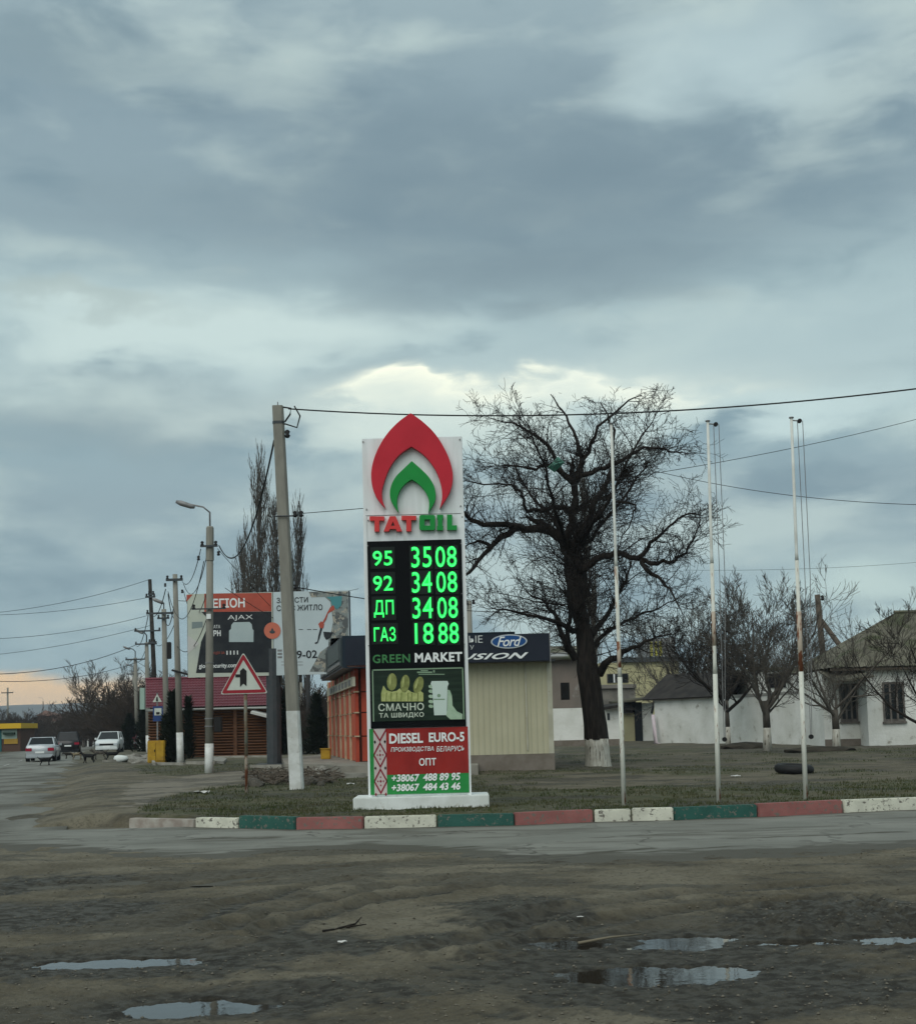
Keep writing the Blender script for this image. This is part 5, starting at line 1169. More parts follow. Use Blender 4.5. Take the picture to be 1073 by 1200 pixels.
limb([(660, 555), (640, 520), (610, 500), (580, 492)], .08, .015, [.3, .2, 0, -.3])
branches = []
PB = dict(rmin=.0055, wob=.42, up=.05, kids=[1.2, .9, .8], ang=(.45, 1.15))
for pts, rs in limbs:
    n = len(pts)
    tot = sum((pts[i+1]-pts[i]).length for i in range(n-1))
    k = int(tot*8)
    for _ in range(k):
        i = min(n-2, int((rg.random()**.8)*(n-1))); i = max(i, 1 if rs[0] > .15 else 0)
        f = rg.random(); p = pts[i].lerp(pts[i+1], f); d = (pts[i+1]-pts[i]).normalized(); rr = rs[i]
        a = rg.uniform(.5, 1.3); q = d*math.cos(a)+rand_perp(d, rg)*math.sin(a); q = (q+Vector((0, -0.0, .25))).normalized()
        twig(branches, p, q, rg.uniform(.4, 1.25), min(rr*.5, rg.uniform(.009, .028)), 2, rg, PB)
    d = (pts[-1]-pts[-2]).normalized(); twig(branches, pts[-1], d, .9, rs[-1], 3, rg, PB)
# thin droopy shoots off the lower trunk
for _ in range(55):
    y = rg.uniform(640, 775); t = (898-y)/(898-640); p = tp_(700-32*min(1, t*1.2), y); a = rg.uniform(0, 2*math.pi)
    d = Vector((math.cos(a), math.sin(a)*.8, rg.uniform(.1, .9))).normalized(); twig(branches, p, d, rg.uniform(1.2, 2.9), rg.uniform(.012, .03), 2, rg, dict(rmin=.006, wob=.35, up=.02, kids=[1.5, 1.2], ang=(.3, .9)))
ztop = tp_(700, 456).z; branches = [b for b in branches if max(p.z for p in b[0]) < ztop-rg.random()**2*.5]
link('branches', tubes_mesh('branches', limbs+branches), bark, r)
def ring_trunk(stations, n=22, rough=.06, seed=3):
    vs = []; fs = []; rr = random.Random(seed); ph = [rr.uniform(0, 6.28) for _ in range(6)]
    for k, (c, rad) in enumerate(stations):
        for j in range(n):
            w = 2*math.pi*j/n; q = rad*(1+rough*(math.sin(3*w+ph[0]+k*.25)+.7*math.sin(7*w+ph[1]-k*.2)+.5*math.sin(11*w+ph[2]))+rr.gauss(0, .012)); vs.append((c.x+q*math.cos(w), c.y+q*math.sin(w), c.z))
    for k in range(len(stations)-1):
        for j in range(n): fs.append((k*n+j, k*n+(j+1) % n, (k+1)*n+(j+1) % n, (k+1)*n+j))
    fs.append(tuple(range(len(vs)-n, len(vs)))); return MBX(vs, fs)
spx = F/TY_
def stn(x, y, wpx): return (tp_(x, y), wpx/2/spx)
wl = mat('limewashed_bark', (.52, .51, .45), (.36, .34, .29), scale=5, rough=.95, stretch=(3, 3, .7), bump=.03, bscale=5, c3=(.10, .09, .07), s3=4, lo3=.56, hi3=.64)
foot = [(701, 903, 34), (700, 897, 30), (699.5, 885, 27.5), (699, 875, 27), (698, 866, 27)]
up_ = [(698, 867, 27.2), (697, 850, 26), (694, 830, 25), (692, 812, 25), (690, 798, 26), (688, 785, 26), (687, 770, 22), (686, 755, 21), (684, 740, 19), (681, 722, 15.5), (677, 700, 14), (673, 680, 12.5), (670, 660, 11)]
ring_trunk([stn(*q) for q in foot]).build('whitewashed_foot', wl, r, True)
ring_trunk([stn(*q) for q in up_], seed=4).build('trunk', bark, r, True)
MB().box(-1.05, -.8, -.35, -.1, XZ(680, 820, TY_, tb)[1], XZ(680, 800, TY_, tb)[1]).build('meter_box', blk, r)
c = tp_(650, 543, -.6); mb = MB(); mb.add([c+Vector((-.22, 0, -.12)), c+Vector((.1, .05, .22)), c+Vector((.3, 0, .02)), c+Vector((-.02, .08, -.26)), c+Vector((.05, -.06, -.02))], [(0, 1, 4), (1, 2, 4), (2, 3, 4), (3, 0, 4)])
o = mb.build('plastic_bag', mat('green_plastic', (.05, .16, .12), rough=.5), fix=False); o.location = tb; tag(o, 'torn green plastic bag snagged high in the big bare tree', 'plastic bag')
# generic bare trees
def bare(seed, H, style):
    rg = random.Random(seed); out = []
    if style == 'orchard':
        P_ = dict(rmin=.006, wob=.30, up=.13, kids=[1.5, 1.2, 1.1, .9], ang=(.35, .85)); tr = []
        base = Vector((0, 0, H*.22))
        for k in range(6):
            a = k*1.05+rg.uniform(-.3, .3); d = Vector((math.cos(a)*.85, math.sin(a)*.85, rg.uniform(.5, 1.3))).normalized(); twig(out, base+Vector((0, 0, H*rg.uniform(-.02, .1))), d, H*rg.uniform(.5, .8), H*rg.uniform(.009, .016), 4 if k < 4 else 3, rg, P_)
    elif style == 'round':
        P_ = dict(rmin=.016, wob=.22, up=.10, kids=[1.5, 1.2, 1.0, 1.0], ang=(.3, .75))
        for k in range(7):
            a = k*.9+rg.uniform(-.3, .3); s = rg.uniform(.25, 1); d = Vector((math.cos(a)*s, math.sin(a)*s, 1)).normalized(); twig(out, Vector((0, 0, H*rg.uniform(.15, .3))), d, H*rg.uniform(.55, .72), H*.012, 4, rg, P_)
    elif style == 'poplar':
        P_ = dict(rmin=.016, wob=.10, up=.26, kids=[1.1, 1.0, 1.0], ang=(.2, .45))
        pts = [Vector((0, 0, 0))]
        for k in range(14): pts.append(Vector((rg.gauss(0, .12), rg.gauss(0, .12), H*(k+1)/14)))
        out.append((pts, [H*.011*(1-.95*i/14)+.02 for i in range(15)]))
        for k in range(50):
            t = rg.uniform(.10, .95); i = int(t*14); a = rg.uniform(0, 6.28); p = pts[i].lerp(pts[min(14, i+1)], t*14-i)
            d = Vector((math.cos(a)*.42, math.sin(a)*.42, 1)).normalized(); twig(out, p, d, H*.27*(1.12-t)**.6, .045, 2 if t > .5 else 3, rg, P_)
    elif style == 'bush':
        P_ = dict(rmin=.012, wob=.28, up=.10, kids=[1.7, 1.3, 1.1], ang=(.3, .8))
        for k in range(20):
            a = rg.uniform(0, 6.28); s = rg.uniform(.2, 1.1); d = Vector((math.cos(a)*s, math.sin(a)*s, 1)).normalized(); twig(out, Vector((rg.gauss(0, H*.06), rg.gauss(0, H*.06), 0)), d, H*rg.uniform(.45, .8), H*.01, 3, rg, P_)
    return tubes_mesh(style+'_branches', out)
OM = [bare(s, 1*5.2, 'orchard') for s in (1, 2, 3)]
def tree(name, label, bx, by, topy, me, H0, r0, m, foot_white=True, split=.22, z0=VZ, Y=None, group=None, wx=1.0, rz=0, cat='tree'):
    b0 = P(bx, by, z0) if Y is None else Vector((D(bx, by, Y).x, Y, -.15)); H = D(bx, topy, b0.y).z-b0.z; k = H/max(v.co.z for v in me.vertices)
    o = empty(name, b0); tag(o, label, cat, group)
    c = link('crown', me, m, o); c.scale = (k*wx, k*wx, k); c.rotation_euler.z = rz
    sp_ = H*split
    if foot_white:
        h = min(.9, sp_*.6)
        MB().tube([(0, 0, -.1), (.02, 0, h)], [r0*1.25, r0], 10).build('whitewashed_foot', wl, o, True); MB().tube([(.02, 0, h), (.0, 0, sp_*1.15)], [r0, r0*.9], 10).build('trunk', m, o, True)
    else: MB().tube([(0, 0, -.2), (.03, 0, sp_*1.15)], [r0*1.2, r0*.8], 8).build('trunk', m, o, True)
    return o
og = 'small bare orchard trees before the white wall'
tree('orchard_tree', 'small bare tree with short white foot, leftmost in front of the long wall', 853, 873, 668, OM[0], 5.2, .11, bark2, group=og, wx=1.1)
tree('orchard_tree', 'forked bare tree with white foot between the two right-hand flagpoles', 899, 880, 650, OM[1], 5.2, .15, bark2, group=og, rz=1.0, wx=1.15)
tree('orchard_tree', 'thin bare tree with stub-cut white trunk in front of the cottage', 980, 880, 690, OM[2], 5.2, .14, bark2, group=og, rz=2.2, wx=.95)
tree('orchard_tree', 'bare tree at the right edge with long shoots over the slate roof', 1092, 893, 690, OM[0], 5.2, .16, bark, group=og, rz=4.0, wx=1.0)
tree('orchard_tree', 'bare tree behind the outbuilding roof left of the orchard trees', 805, 865, 690, OM[2], 5.2, .15, bark2, foot_white=False, Y=88, wx=.95, group='background bare trees', rz=.6)
tree('orchard_tree', 'faint bare tree behind the garage and the forked orchard tree', 925, 865, 720, OM[1], 5.2, .15, bark2, foot_white=False, Y=92, wx=1.2, group='background bare trees', rz=2.6)
PO = [bare(s, 20., 'poplar') for s in (5, 6)]
pg = 'tall bare poplars behind the billboard'
for k, (x, ty, wx, rz, lab) in enumerate(((306, 514, .78, 0, 'tallest bare poplar, directly behind the billboard top'), (287, 610, .85, 2, 'shorter bare poplar left of the tallest one'), (352, 572, .7, 1, 'narrow bare poplar right of the big leaning pole'), (328, 560, .8, 3, 'bare poplar hidden partly by the big leaning pole'))):
    tree('poplar_tree', lab, x, 870, ty, PO[k % 2], 20., .3, bark2, foot_white=False, split=.1, Y=105+k*3, group=pg, wx=wx, rz=rz)
tree('poplar_tree', 'slender grey tree standing straight behind the big gnarled tree', 694, 870, 520, PO[1], 20., .22, bark2, foot_white=False, split=.2, Y=66, group=None, wx=.55, rz=2)
RM = [bare(s, 9., 'round') for s in (8, 9)]; BM = [bare(s, 4., 'bush') for s in (14, 15)]
tree('round_tree', 'spreading bare tree against the peach glow beside the far road', 118, 872, 770, RM[0], 9., .35, bark2, foot_white=False, split=.25, Y=185, wx=1.15)
bg = 'bare trees and thickets along the far road'
rr = random.Random(4); k = 0
spots = [(8, 828, 260), (22, 822, 250), (36, 836, 240), (52, 845, 250), (64, 850, 230), (74, 846, 225), (84, 828, 220), (94, 820, 215), (104, 822, 205), (98, 836, 180), (128, 826, 165), (138, 818, 160), (146, 812, 150), (152, 800, 150), (160, 806, 140), (168, 792, 130), (178, 786, 125), (190, 778, 122), (203, 780, 125), (214, 784, 126)]
for x, ty, Y in spots:
    use_r = k % 3 == 0
    side = 'left of' if x < 60 else ('beyond' if x < 115 else 'right of')
    o = tree('thicket_tree' if use_r else 'thicket', 'bare grey-brown tree or thicket lining the far road', x, 870, ty, (RM[1] if use_r else BM[k % 2]), 9. if use_r else 4., .25, bark2 if k % 2 else bark3, foot_white=False, split=.2, Y=Y, group=bg, wx=1.25 if use_r else 1.5, rz=rr.uniform(0, 6), cat='tree'); k += 1
dg = 'dark thickets behind the pavilion and billboard'
for x, ty, Y in ((335, 800, 92), (348, 806, 84), (372, 790, 96), (388, 800, 90), (800, 750, 118)):
    tree('thicket', 'bare bushy growth filling the gap between the buildings', x, 880, ty, BM[k % 2], 4., .2, bark3, foot_white=False, split=.15, Y=Y, group=dg, wx=1.3, rz=rr.uniform(0, 6)); k += 1
# treeline mass far away
rr = random.Random(5); V_ = []
me = bpy.data.meshes.new('t')
mb = MB()
def clump(mb, c, r_, n, rg, s=.5):
    for _ in range(n):
        v = Vector((rg.gauss(0, 1), rg.gauss(0, 1), rg.gauss(0, 1))).normalized()*rg.random()**.4; p = Vector((c[0]+v.x*r_[0], c[1]+v.y*r_[1], c[2]+v.z*r_[2]))
        a = Vector((rg.gauss(0, 1), rg.gauss(0, 1), rg.gauss(0, 1))).normalized()*s; b_ = Vector((rg.gauss(0, 1), rg.gauss(0, 1), rg.gauss(0, 1))).normalized()*s
        i = len(mb.v); mb.v += [tuple(p-a), tuple(p+b_), tuple(p+a*.9-b_*.4)]; mb.f.append((i, i+1, i+2))
for k in range(150):
    Y = rr.uniform(270, 520); x = -Y*rr.uniform(.20, .42); clump(mb, (x, Y, rr.uniform(.5, 3.5)), (8, 5, rr.uniform(2, 4.5)), 60, rr, .9)
for k in range(70):
    Y = rr.uniform(240, 420); x = Y*rr.uniform(-.2, .5); clump(mb, (x, Y, rr.uniform(.5, 3)), (8, 5, 3), 50, rr, .9)
tag(mb.build('treeline', mat('winter_wood', (.05, .045, .038), (.065, .06, .045), scale=.1, rough=.95), fix=False), kind='stuff')
# conifer bushes by the log house and dark evergreen hedge
con = mat('dark_conifer', (.010, .018, .010), (.018, .028, .014), scale=4, rough=.9)
def conifer(label, bx, by, ty, wpx, seed, n=1500):
    b0 = P(bx, by); H = D(bx, ty, b0.y).z-b0.z; w = wpx/2*b0.y/F; rg = random.Random(seed); o = empty('evergreen_bush', b0); tag(o, label, 'bush', 'dark evergreens near the log house')
    mb = MB()
    for _ in range(n):
        t = rg.random(); rad = w*1.25*(1-t)**.8*(.75+.35*math.sin(t*23+seed)*math.sin(t*9+2))+.05; a = rg.uniform(0, 6.28); q = rad*rg.random()**.5
        p = Vector((math.cos(a)*q, math.sin(a)*q, H*t)); d = Vector((math.cos(a), math.sin(a), rg.uniform(.2, 1.2)))*rg.uniform(.12, .28); s_ = Vector((-math.sin(a), math.cos(a), rg.uniform(-.5, .5)))*.07
        i = len(mb.v); mb.v += [tuple(p-s_), tuple(p+s_), tuple(p+d)]; mb.f.append((i, i+1, i+2))
    mb.build('foliage', con, o, fix=False); MB().tube([(0, 0, -.1), (0, 0, H*.7)], [.09, .04], 6).build('trunk', bark, o)
conifer('dark conifer bush between the two white-footed poles', 203, 893, 813, 24, 1); conifer('low dark conifer right of the bus stop sign', 195, 893, 840, 16, 2, 900)
conifer('dark conifer against the log wall, left of the lamp pole', 221, 889, 818, 14, 3, 900)
conifer('dark evergreen mass behind the parked white car', 152, 879, 838, 34, 5, 2600); conifer('dark evergreen clump beside the short white post', 168, 881, 832, 26, 6, 2000)
conifer('dark evergreen between big leaning pole and orange pavilion', 372, 884, 815, 34, 7, 2200); conifer('dark evergreen behind the billboard post', 338, 885, 805, 30, 8, 2200)

# ------------------------------------------------------------------ vehicles
def car(name, label, b0, rz, prof, W, wheels, body, L, lights, tail=True, group=None, plate=True, roofc=None):
    """prof: (y along length, z low, z high, half width factor low, top); simple lofted body with glass"""
    o = empty(name, b0, rz); tag(o, label, 'car', group)
    # body sections along y (rear at 0)
    ns = len(prof['body']); vs = []; fs = []
    for (y, zl, zs, zt) in prof['body']:      # lower, shoulder, deck
        ring = [(-W*.44, zl), (-W*.49, zl+.12), (-W*.5, zs-.12), (-W*.485, zs), (-W*.44, zt), (0, zt+.02), (W*.44, zt), (W*.485, zs), (W*.5, zs-.12), (W*.49, zl+.12), (W*.44, zl)]
        tfac = 1-.10*max(0, 1-min(y, L-y)/.5)**2
        vs += [(x*tfac, y, z) for x, z in ring]
    m_ = 11
    for i in range(ns-1):
        for j in range(m_): fs.append((i*m_+j, i*m_+(j+1) % m_, (i+1)*m_+(j+1) % m_, (i+1)*m_+j))
    fs += [tuple(range(m_)), tuple(range(ns*m_-1, (ns-1)*m_-1, -1))]
    MBX(vs, fs).build('body', body, o, True)
    y0, y1, y2, y3, zb_, zr_ = prof['cabin']; wb_, wt_ = W*.45, W*.36      # rear base, rear top, front top, front base
    q = [(-wb_, y0, zb_), (wb_, y0, zb_), (wb_, y3, zb_), (-wb_, y3, zb_), (-wt_, y1, zr_), (wt_, y1, zr_), (wt_, y2, zr_), (-wt_, y2, zr_)]
    MBX(q, [(0,3,2,1),(0,1,5,4),(1,2,6,5),(2,3,7,6),(3,0,4,7),(4,5,6,7)]).build('windows', carglass, o)
    q2 = [(-wt_*1.03, y1-.03, zr_-.03), (wt_*1.03, y1-.03, zr_-.03), (wt_*1.03, y2+.03, zr_-.03), (-wt_*1.03, y2+.03, zr_-.03), (-wt_*.9, y1+.12, zr_+.04), (wt_*.9, y1+.12, zr_+.04), (wt_*.9, y2-.12, zr_+.04), (-wt_*.9, y2-.12, zr_+.04)]
    MBX(q2, [(0,3,2,1),(0,1,5,4),(1,2,6,5),(2,3,7,6),(3,0,4,7),(4,5,6,7)]).build('roof', roofc or body, o, True, bevel=.02)
    for sx_ in (-1, 1):
        for (a, b_) in (((wb_, y0), (wt_, y1)), ((wb_, y3), (wt_, y2))): MB().tube([(sx_*a[0], a[1], zb_-.02), (sx_*b_[0], b_[1], zr_)], .045, 5).build('pillar', body, o)
        ym_ = (y1+y2)/2; MB().tube([(sx_*wb_, ym_, zb_-.02), (sx_*wt_, ym_, zr_)], .04, 5).build('pillar', body, o)
        MB().box(sx_*W*.5-.02 if sx_ > 0 else -W*.5-.13, sx_*W*.5+.13 if sx_ > 0 else -W*.5+.02, y3-.35, y3-.2, zb_-.02, zb_+.14).build('mirror', body, o, bevel=.02)
    for yw in wheels:
        for sx_ in (-1, 1):
            t_ = MB().tube([(sx_*(W*.5-.21), yw, .32), (sx_*(W*.5+.005), yw, .32)], .32, 14).build('tyre', blk, o)
            MB().tube([(sx_*(W*.5-.02), yw, .32), (sx_*(W*.5+.015), yw, .32)], .19, 12).build('rim', steel, t_)
    zs = prof['body'][1][2]
    for sx_ in (-1, 1):
        w0, w1 = sorted((sx_*W*.47, sx_*W*.26))
        MB().box(w0, w1, -.02, .12, zs-.26, zs-.06).build('taillight', tailm, o, bevel=.02)
        w0, w1 = sorted((sx_*W*.46, sx_*W*.28)); zf = prof['body'][-2][2]
        MB().box(w0, w1, L-.12, L+.02, zf-.20, zf-.04).build('headlight', lightm, o, bevel=.02)
    MB().box(-.26, .26, -.035, -.0, zs-.38 if tail else .4, zs-.27 if tail else .5).build('number_plate', wtext, o); MB().box(-.26, .26, L, L+.03, .38, .49).build('number_plate', wtext, o)
    MB().box(-W*.3, W*.3, L-.02, L+.015, .52, .66).build('grille', blk, o)
    MB().box(-W*.46, W*.46, -.06, .15, .22, .42).build('bumper', body if tail else steel, o, bevel=.04); MB().box(-W*.46, W*.46, L-.15, L+.06, .2, .42).build('bumper', body, o, bevel=.04)
    return o
carglass = mat('car_glass', (.012, .016, .018), rough=.08); tailm = mat('tail_red', (.30, .01, .03), rough=.3); lightm = mat('headlamp', (.5, .55, .58), rough=.2)
silver = mat('silver_paint', (.45, .48, .50), (.40, .43, .45), scale=1, rough=.32, metal=.35, coat=.5); whitep = mat('white_paint', (.62, .66, .66), rough=.35, coat=.4); blackp = mat('black_paint', (.010, .010, .012), rough=.3, coat=.5); darkp = mat('dark_green_paint', (.012, .02, .022), rough=.3, coat=.5); maroon = mat('maroon_paint', (.07, .012, .015), rough=.4)
sedan = dict(body=[(0, .35, .82, .9), (.06, .28, .88, .98), (.5, .24, .90, 1.02), (1.0, .22, .92, .98), (3.3, .22, .90, .96), (4.2, .24, .80, .86), (4.45, .28, .70, .74), (4.5, .35, .62, .66)], cabin=(.75, 1.25, 2.55, 3.35, .94, 1.42))
suv = dict(body=[(0, .45, 1.0, 1.1), (.06, .38, 1.05, 1.14), (.5, .34, 1.06, 1.15), (3.4, .34, 1.05, 1.14), (4.4, .36, .98, 1.04), (4.65, .4, .85, .9), (4.7, .5, .75, .8)], cabin=(.12, .35, 2.7, 3.5, 1.1, 1.78))
hatch = dict(body=[(0, .35, .85, .95), (.06, .28, .9, 1.0), (.5, .24, .92, 1.0), (3.0, .22, .92, .98), (3.9, .24, .82, .88), (4.1, .28, .72, .76), (4.15, .35, .62, .66)], cabin=(.12, .5, 2.3, 3.15, .96, 1.5))
RZ_ = math.atan(.262)
def road_rz(k=0): return RZ_+k
p = P(46.5, 894, 0); p.z = 0
car('car', 'silver sedan with red tail lights driving away along the main road', p, road_rz(-.06), sedan, 1.74, (.85, 3.55), silver, 4.5, 0)
p = G(79.5, 885, 0); car('car', 'black high-bodied car driving away ahead of the silver sedan', p, road_rz(-.0), suv, 1.85, (.85, 3.8), blackp, 4.7, 0)
p = P(133, 882, 0); a_ = road_rz(.0)+math.pi; d = Vector((-math.sin(a_), math.cos(a_), 0)); p = p-d*4.15
car('car', 'white hatchback parked facing the camera at the right roadside', p, a_-.12, hatch, 1.72, (.8, 3.3), whitep, 4.15, 0)
p = P(149, 880, 0); p.y += 3; car('car', 'dark red car parked behind the white hatchback', p+Vector((0, 4, 0)), RZ_+math.pi-.1, hatch, 1.7, (.8, 3.3), maroon, 4.15, 0)
p = P(142, 876, 0); car('car', 'pale van-like car farther back beside the white hatchback', p+Vector((0, 6, 0)), RZ_+math.pi-.1, suv, 1.8, (.85, 3.8), whitep, 4.7, 0)
p = G(43, 878, 0); car('car', 'dark green hatchback parked sideways in front of the yellow-topped kiosk', Vector((p.x, p.y, 0)), math.radians(80), hatch, 1.72, (.8, 3.3), darkp, 4.15, 0)

# ------------------------------------------------------------------ dogs
def dog(label, px, py, hpx, m, rz, head_down=0.0):
    b0 = P(px, py, 0); k = hpx/F*b0.y/.62; 
    me = bpy.data.meshes.new('dog')
    J = [((0, 0, .50), .115), ((.18, 0, .50), .125), ((.34, 0, .50), .13), ((.44, 0, .56), .085), ((.53, 0, .64-.3*head_down), .07), ((.60, 0, .66-.4*head_down), .075), ((.72, 0, .63-.45*head_down), .035),
         ((-.18, 0, .50), .105), ((-.30, 0, .52), .075), ((-.42, 0, .60), .025), ((-.50, 0, .70), .018)]
    E_ = [(0, 1), (1, 2), (2, 3), (3, 4), (4, 5), (5, 6), (0, 7), (7, 8), (8, 9), (9, 10)]
    for sy_ in (-1, 1):
        i = len(J); J += [((.32, .07*sy_, .38), .06), ((.31, .075*sy_, .20), .032), ((.33+.05*sy_, .075*sy_, .02), .028)]; E_ += [(2, i), (i, i+1), (i+1, i+2)]
        i = len(J); J += [((-.24, .07*sy_, .40), .075), ((-.18, .075*sy_, .28), .042), ((-.30, .075*sy_, .17), .028), ((-.27-.05*sy_, .075*sy_, .02), .027)]; E_ += [(7, i), (i, i+1), (i+1, i+2), (i+2, i+3)]
        i = len(J); J += [((.585, .045*sy_, .74-.4*head_down), .022), ((.57, .06*sy_, .80-.4*head_down), .01)]; E_ += [(5, i), (i, i+1)]
    me.from_pydata([j[0] for j in J], E_, []); me.update(); me.skin_vertices.new() if hasattr(me.skin_vertices, 'new') else None
    ob = bpy.data.objects.new('tmp', me); C.objects.link(ob); md = ob.modifiers.new('s', 'SKIN'); sv = me.skin_vertices[0].data
    for v, j in zip(sv, J): v.radius = (j[1], j[1])
    sv[0].use_root = True; s2 = ob.modifiers.new('d', 'SUBSURF'); s2.levels = 1; s2.render_levels = 1
    dg_ = bpy.context.evaluated_depsgraph_get(); dg_.update(); m2 = bpy.data.meshes.new_from_object(ob.evaluated_get(dg_)); bpy.data.objects.remove(ob)
    o = link('dog', m2, m, None, True); o.location = b0; o.scale = (k, k, k); o.rotation_euler.z = rz
    tag(o, label, 'dog', 'stray dogs by the road'); return o
fb = mat('black_fur', (.010, .010, .010), rough=.9); fg_ = mat('grey_fur', (.10, .09, .075), (.05, .045, .04), scale=6, rough=.95); ft = mat('tan_fur', (.22, .19, .12), (.12, .09, .06), scale=5, rough=.95); fd = mat('dark_brown_fur', (.020, .017, .014), rough=.95)
dog('black dog trotting right behind the silver sedan', 52, 898, 10, fb, .2); dog('dark dog crouching low just behind the black car', 82, 890, 8, fd, 3.3, .3)
dog('tan dog with lowered head walking beside the road', 90, 891, 9, ft, .1, .5); dog('black dog standing side-on nearest the lane', 105, 895, 11.5, fb, 2.9)
dog('grey-brown dog standing among the others', 118, 891, 11, fg_, 3.4); dog('black shaggy dog beside the white sack', 130, 892, 10.5, fb, .3)

# ------------------------------------------------------------------ rubble, small things
def rock_mesh(seed, rg=None):
    bm = bmesh.new(); bmesh.ops.create_icosphere(bm, subdivisions=2, radius=1); rg = random.Random(seed)
    c = [(Vector((rg.gauss(0, 1), rg.gauss(0, 1), rg.gauss(0, 1))).normalized(), rg.uniform(.55, .85)) for _ in range(9)]
    for v in bm.verts:
        for n_, d_ in c:
            s_ = v.co.dot(n_)
            if s_ > d_: v.co -= n_*(s_-d_)
    me = bpy.data.meshes.new('rock'); bm.to_mesh(me); bm.free(); return me
RK = [rock_mesh(k) for k in range(5)]
cr = mat('rubble_concrete', (.20, .195, .17), (.28, .27, .24), scale=4, rough=.95, bump=.02); cdk = mat('dark_rubble', (.06, .055, .045), (.10, .09, .075), scale=4, rough=.95)
rr = random.Random(9)
def rocks(label, pts, n, smin, smax, m, grp, spread=(1, .6), flat=.6):
    for _ in range(n):
        px, py = rr.choice(pts); p = P(px+rr.uniform(-spread[0], spread[0])*8, py+rr.uniform(-spread[1], spread[1])*3)
        me = rr.choice(RK); o = bpy.data.objects.new('rock', me.copy() if False else me); C.objects.link(o)
        s = rr.uniform(smin, smax); o.scale = (s*rr.uniform(.8, 1.5), s, s*flat*rr.uniform(.6, 1.1)); o.rotation_euler = (rr.uniform(-.4, .4), rr.uniform(-.4, .4), rr.uniform(0, 6)); o.location = p+Vector((0, 0, s*.15))
        o.material_slots[0].link = 'OBJECT' if o.material_slots else 'DATA'
        if o.material_slots: o.material_slots[0].material = m
        tag(o, label, 'rock', grp)
for me in RK: me.materials.append(cr)
rocks('broken concrete lump in the pale heap near the white-footed poles', [(155, 890), (163, 888), (172, 890), (160, 893)], 26, .12, .4, cr, 'concrete rubble near the roadside poles')
rocks('earthy rubble lump at the foot of the big leaning pole', [(310, 915), (322, 916), (332, 914), (300, 918)], 46, .08, .26, cdk, 'rubble left of the big leaning pole', (1.6, 1.3), .8)
rocks('pale stone in the heap right of the big leaning pole', [(362, 912), (375, 908), (384, 904), (370, 905)], 30, .08, .30, cr, 'rubble right of the big leaning pole', (1.2, 1), .8)
rocks('dark stone in the heap right of the big leaning pole', [(360, 919), (372, 918), (382, 917)], 24, .08, .24, cdk, 'dark rubble right of the big leaning pole', (1.2, 1), .8)
rocks('pale rubble lump by the thin poles behind the big leaning pole', [(333, 879), (338, 881)], 8, .15, .4, cr, 'rubble behind the big leaning pole', (.5, .5))
for lab, px, py, sx, sy, sz in (('low dark earth mound at the white wall foot, left of the forked orchard tree', 874, 878, 1.3, .6, .32), ('small dark earth ridge at the wall foot near the cottage corner', 962, 881, 1.6, .5, .2)):
    p = P(px, py); o = bpy.data.objects.new('earth_mound', RK[2].copy()); o.data.materials.clear(); o.data.materials.append(mat('earth'+str(px), (.03, .027, .02), (.055, .048, .036), scale=3, rough=.95, bump=.05, bscale=6)); C.objects.link(o); o.location = p; o.scale = (sx, sy, sz); tag(o, lab, 'earth mound')
# twigs in the heaps
mb = MB()
for _ in range(420):
    c = P(rr.uniform(296, 338) if rr.random() < .55 else rr.uniform(352, 388), rr.uniform(910, 921)); a = rr.uniform(0, 6.28); L_ = rr.uniform(.15, .55); mb.tube([c+Vector((0, 0, rr.uniform(.02, .25))), c+Vector((math.cos(a)*L_, math.sin(a)*L_, rr.uniform(.0, .3)))], rr.uniform(.006, .016), 3, False)
tag(mb.build('brushwood', woodp, fix=False), kind='stuff')
# white sack, tyre, yellow gas cabinet, low kerbs
o = rock_mesh(31); s = link('sack', o, mat('white_sack', (.62, .66, .64), rough=.8), None, True); s.location = P(142, 893)+Vector((0, 0, .15)); s.scale = (.36, .28, .25); tag(s, 'bulging white sack lying beside the dogs', 'sack')
b0 = P(930, 907); 
bm = bmesh.new(); me = bpy.data.meshes.new('tyre')
vs = []; fs = []; NR_, nr = 26, 10
for i in range(NR_):
    a = 2*math.pi*i/NR_
    for j in range(nr): w = 2*math.pi*j/nr; q = .34+.10*math.cos(w); vs.append((q*math.cos(a), q*math.sin(a), .13+.12*math.sin(w)))
for i in range(NR_):
    for j in range(nr): fs.append((i*nr+j, i*nr+(j+1) % nr, ((i+1) % NR_)*nr+(j+1) % nr, ((i+1) % NR_)*nr+j))
o = MBX(vs, fs).build('tyre', blk, None, True); o.location = b0; o.rotation_euler = (.06, .05, 0); o.scale = (1.05, 1.05, .9); tag(o, 'old black tyre lying flat on the grass left of the last flagpole', 'tyre')
b0 = P(184, 894); r = empty('gas_cabinet', b0); tag(r, 'weathered yellow gas cabinet beside the conifer bush', 'cabinet'); h = XZ(184, 868, b0.y, b0)[1]
MB().box(-.38, .38, -.2, .3, .0, h).build('case', ym, r, bevel=.03); MB().box(-.34, -.02, -.23, -.2, .1, h-.1).build('door', ym, r); MB().box(.02, .34, -.23, -.2, .1, h-.1).build('door', ym, r); MB().tube([(-.05, -.25, h*.5), (-.05, -.25, h*.6)], .02, 5).build('handle', blk, r)
kerb2 = mat('pale_kerb', (.32, .31, .27), (.22, .21, .18), scale=2, rough=.9)
r = tag(empty('kerb', (0, 0, 0)), kind='structure')
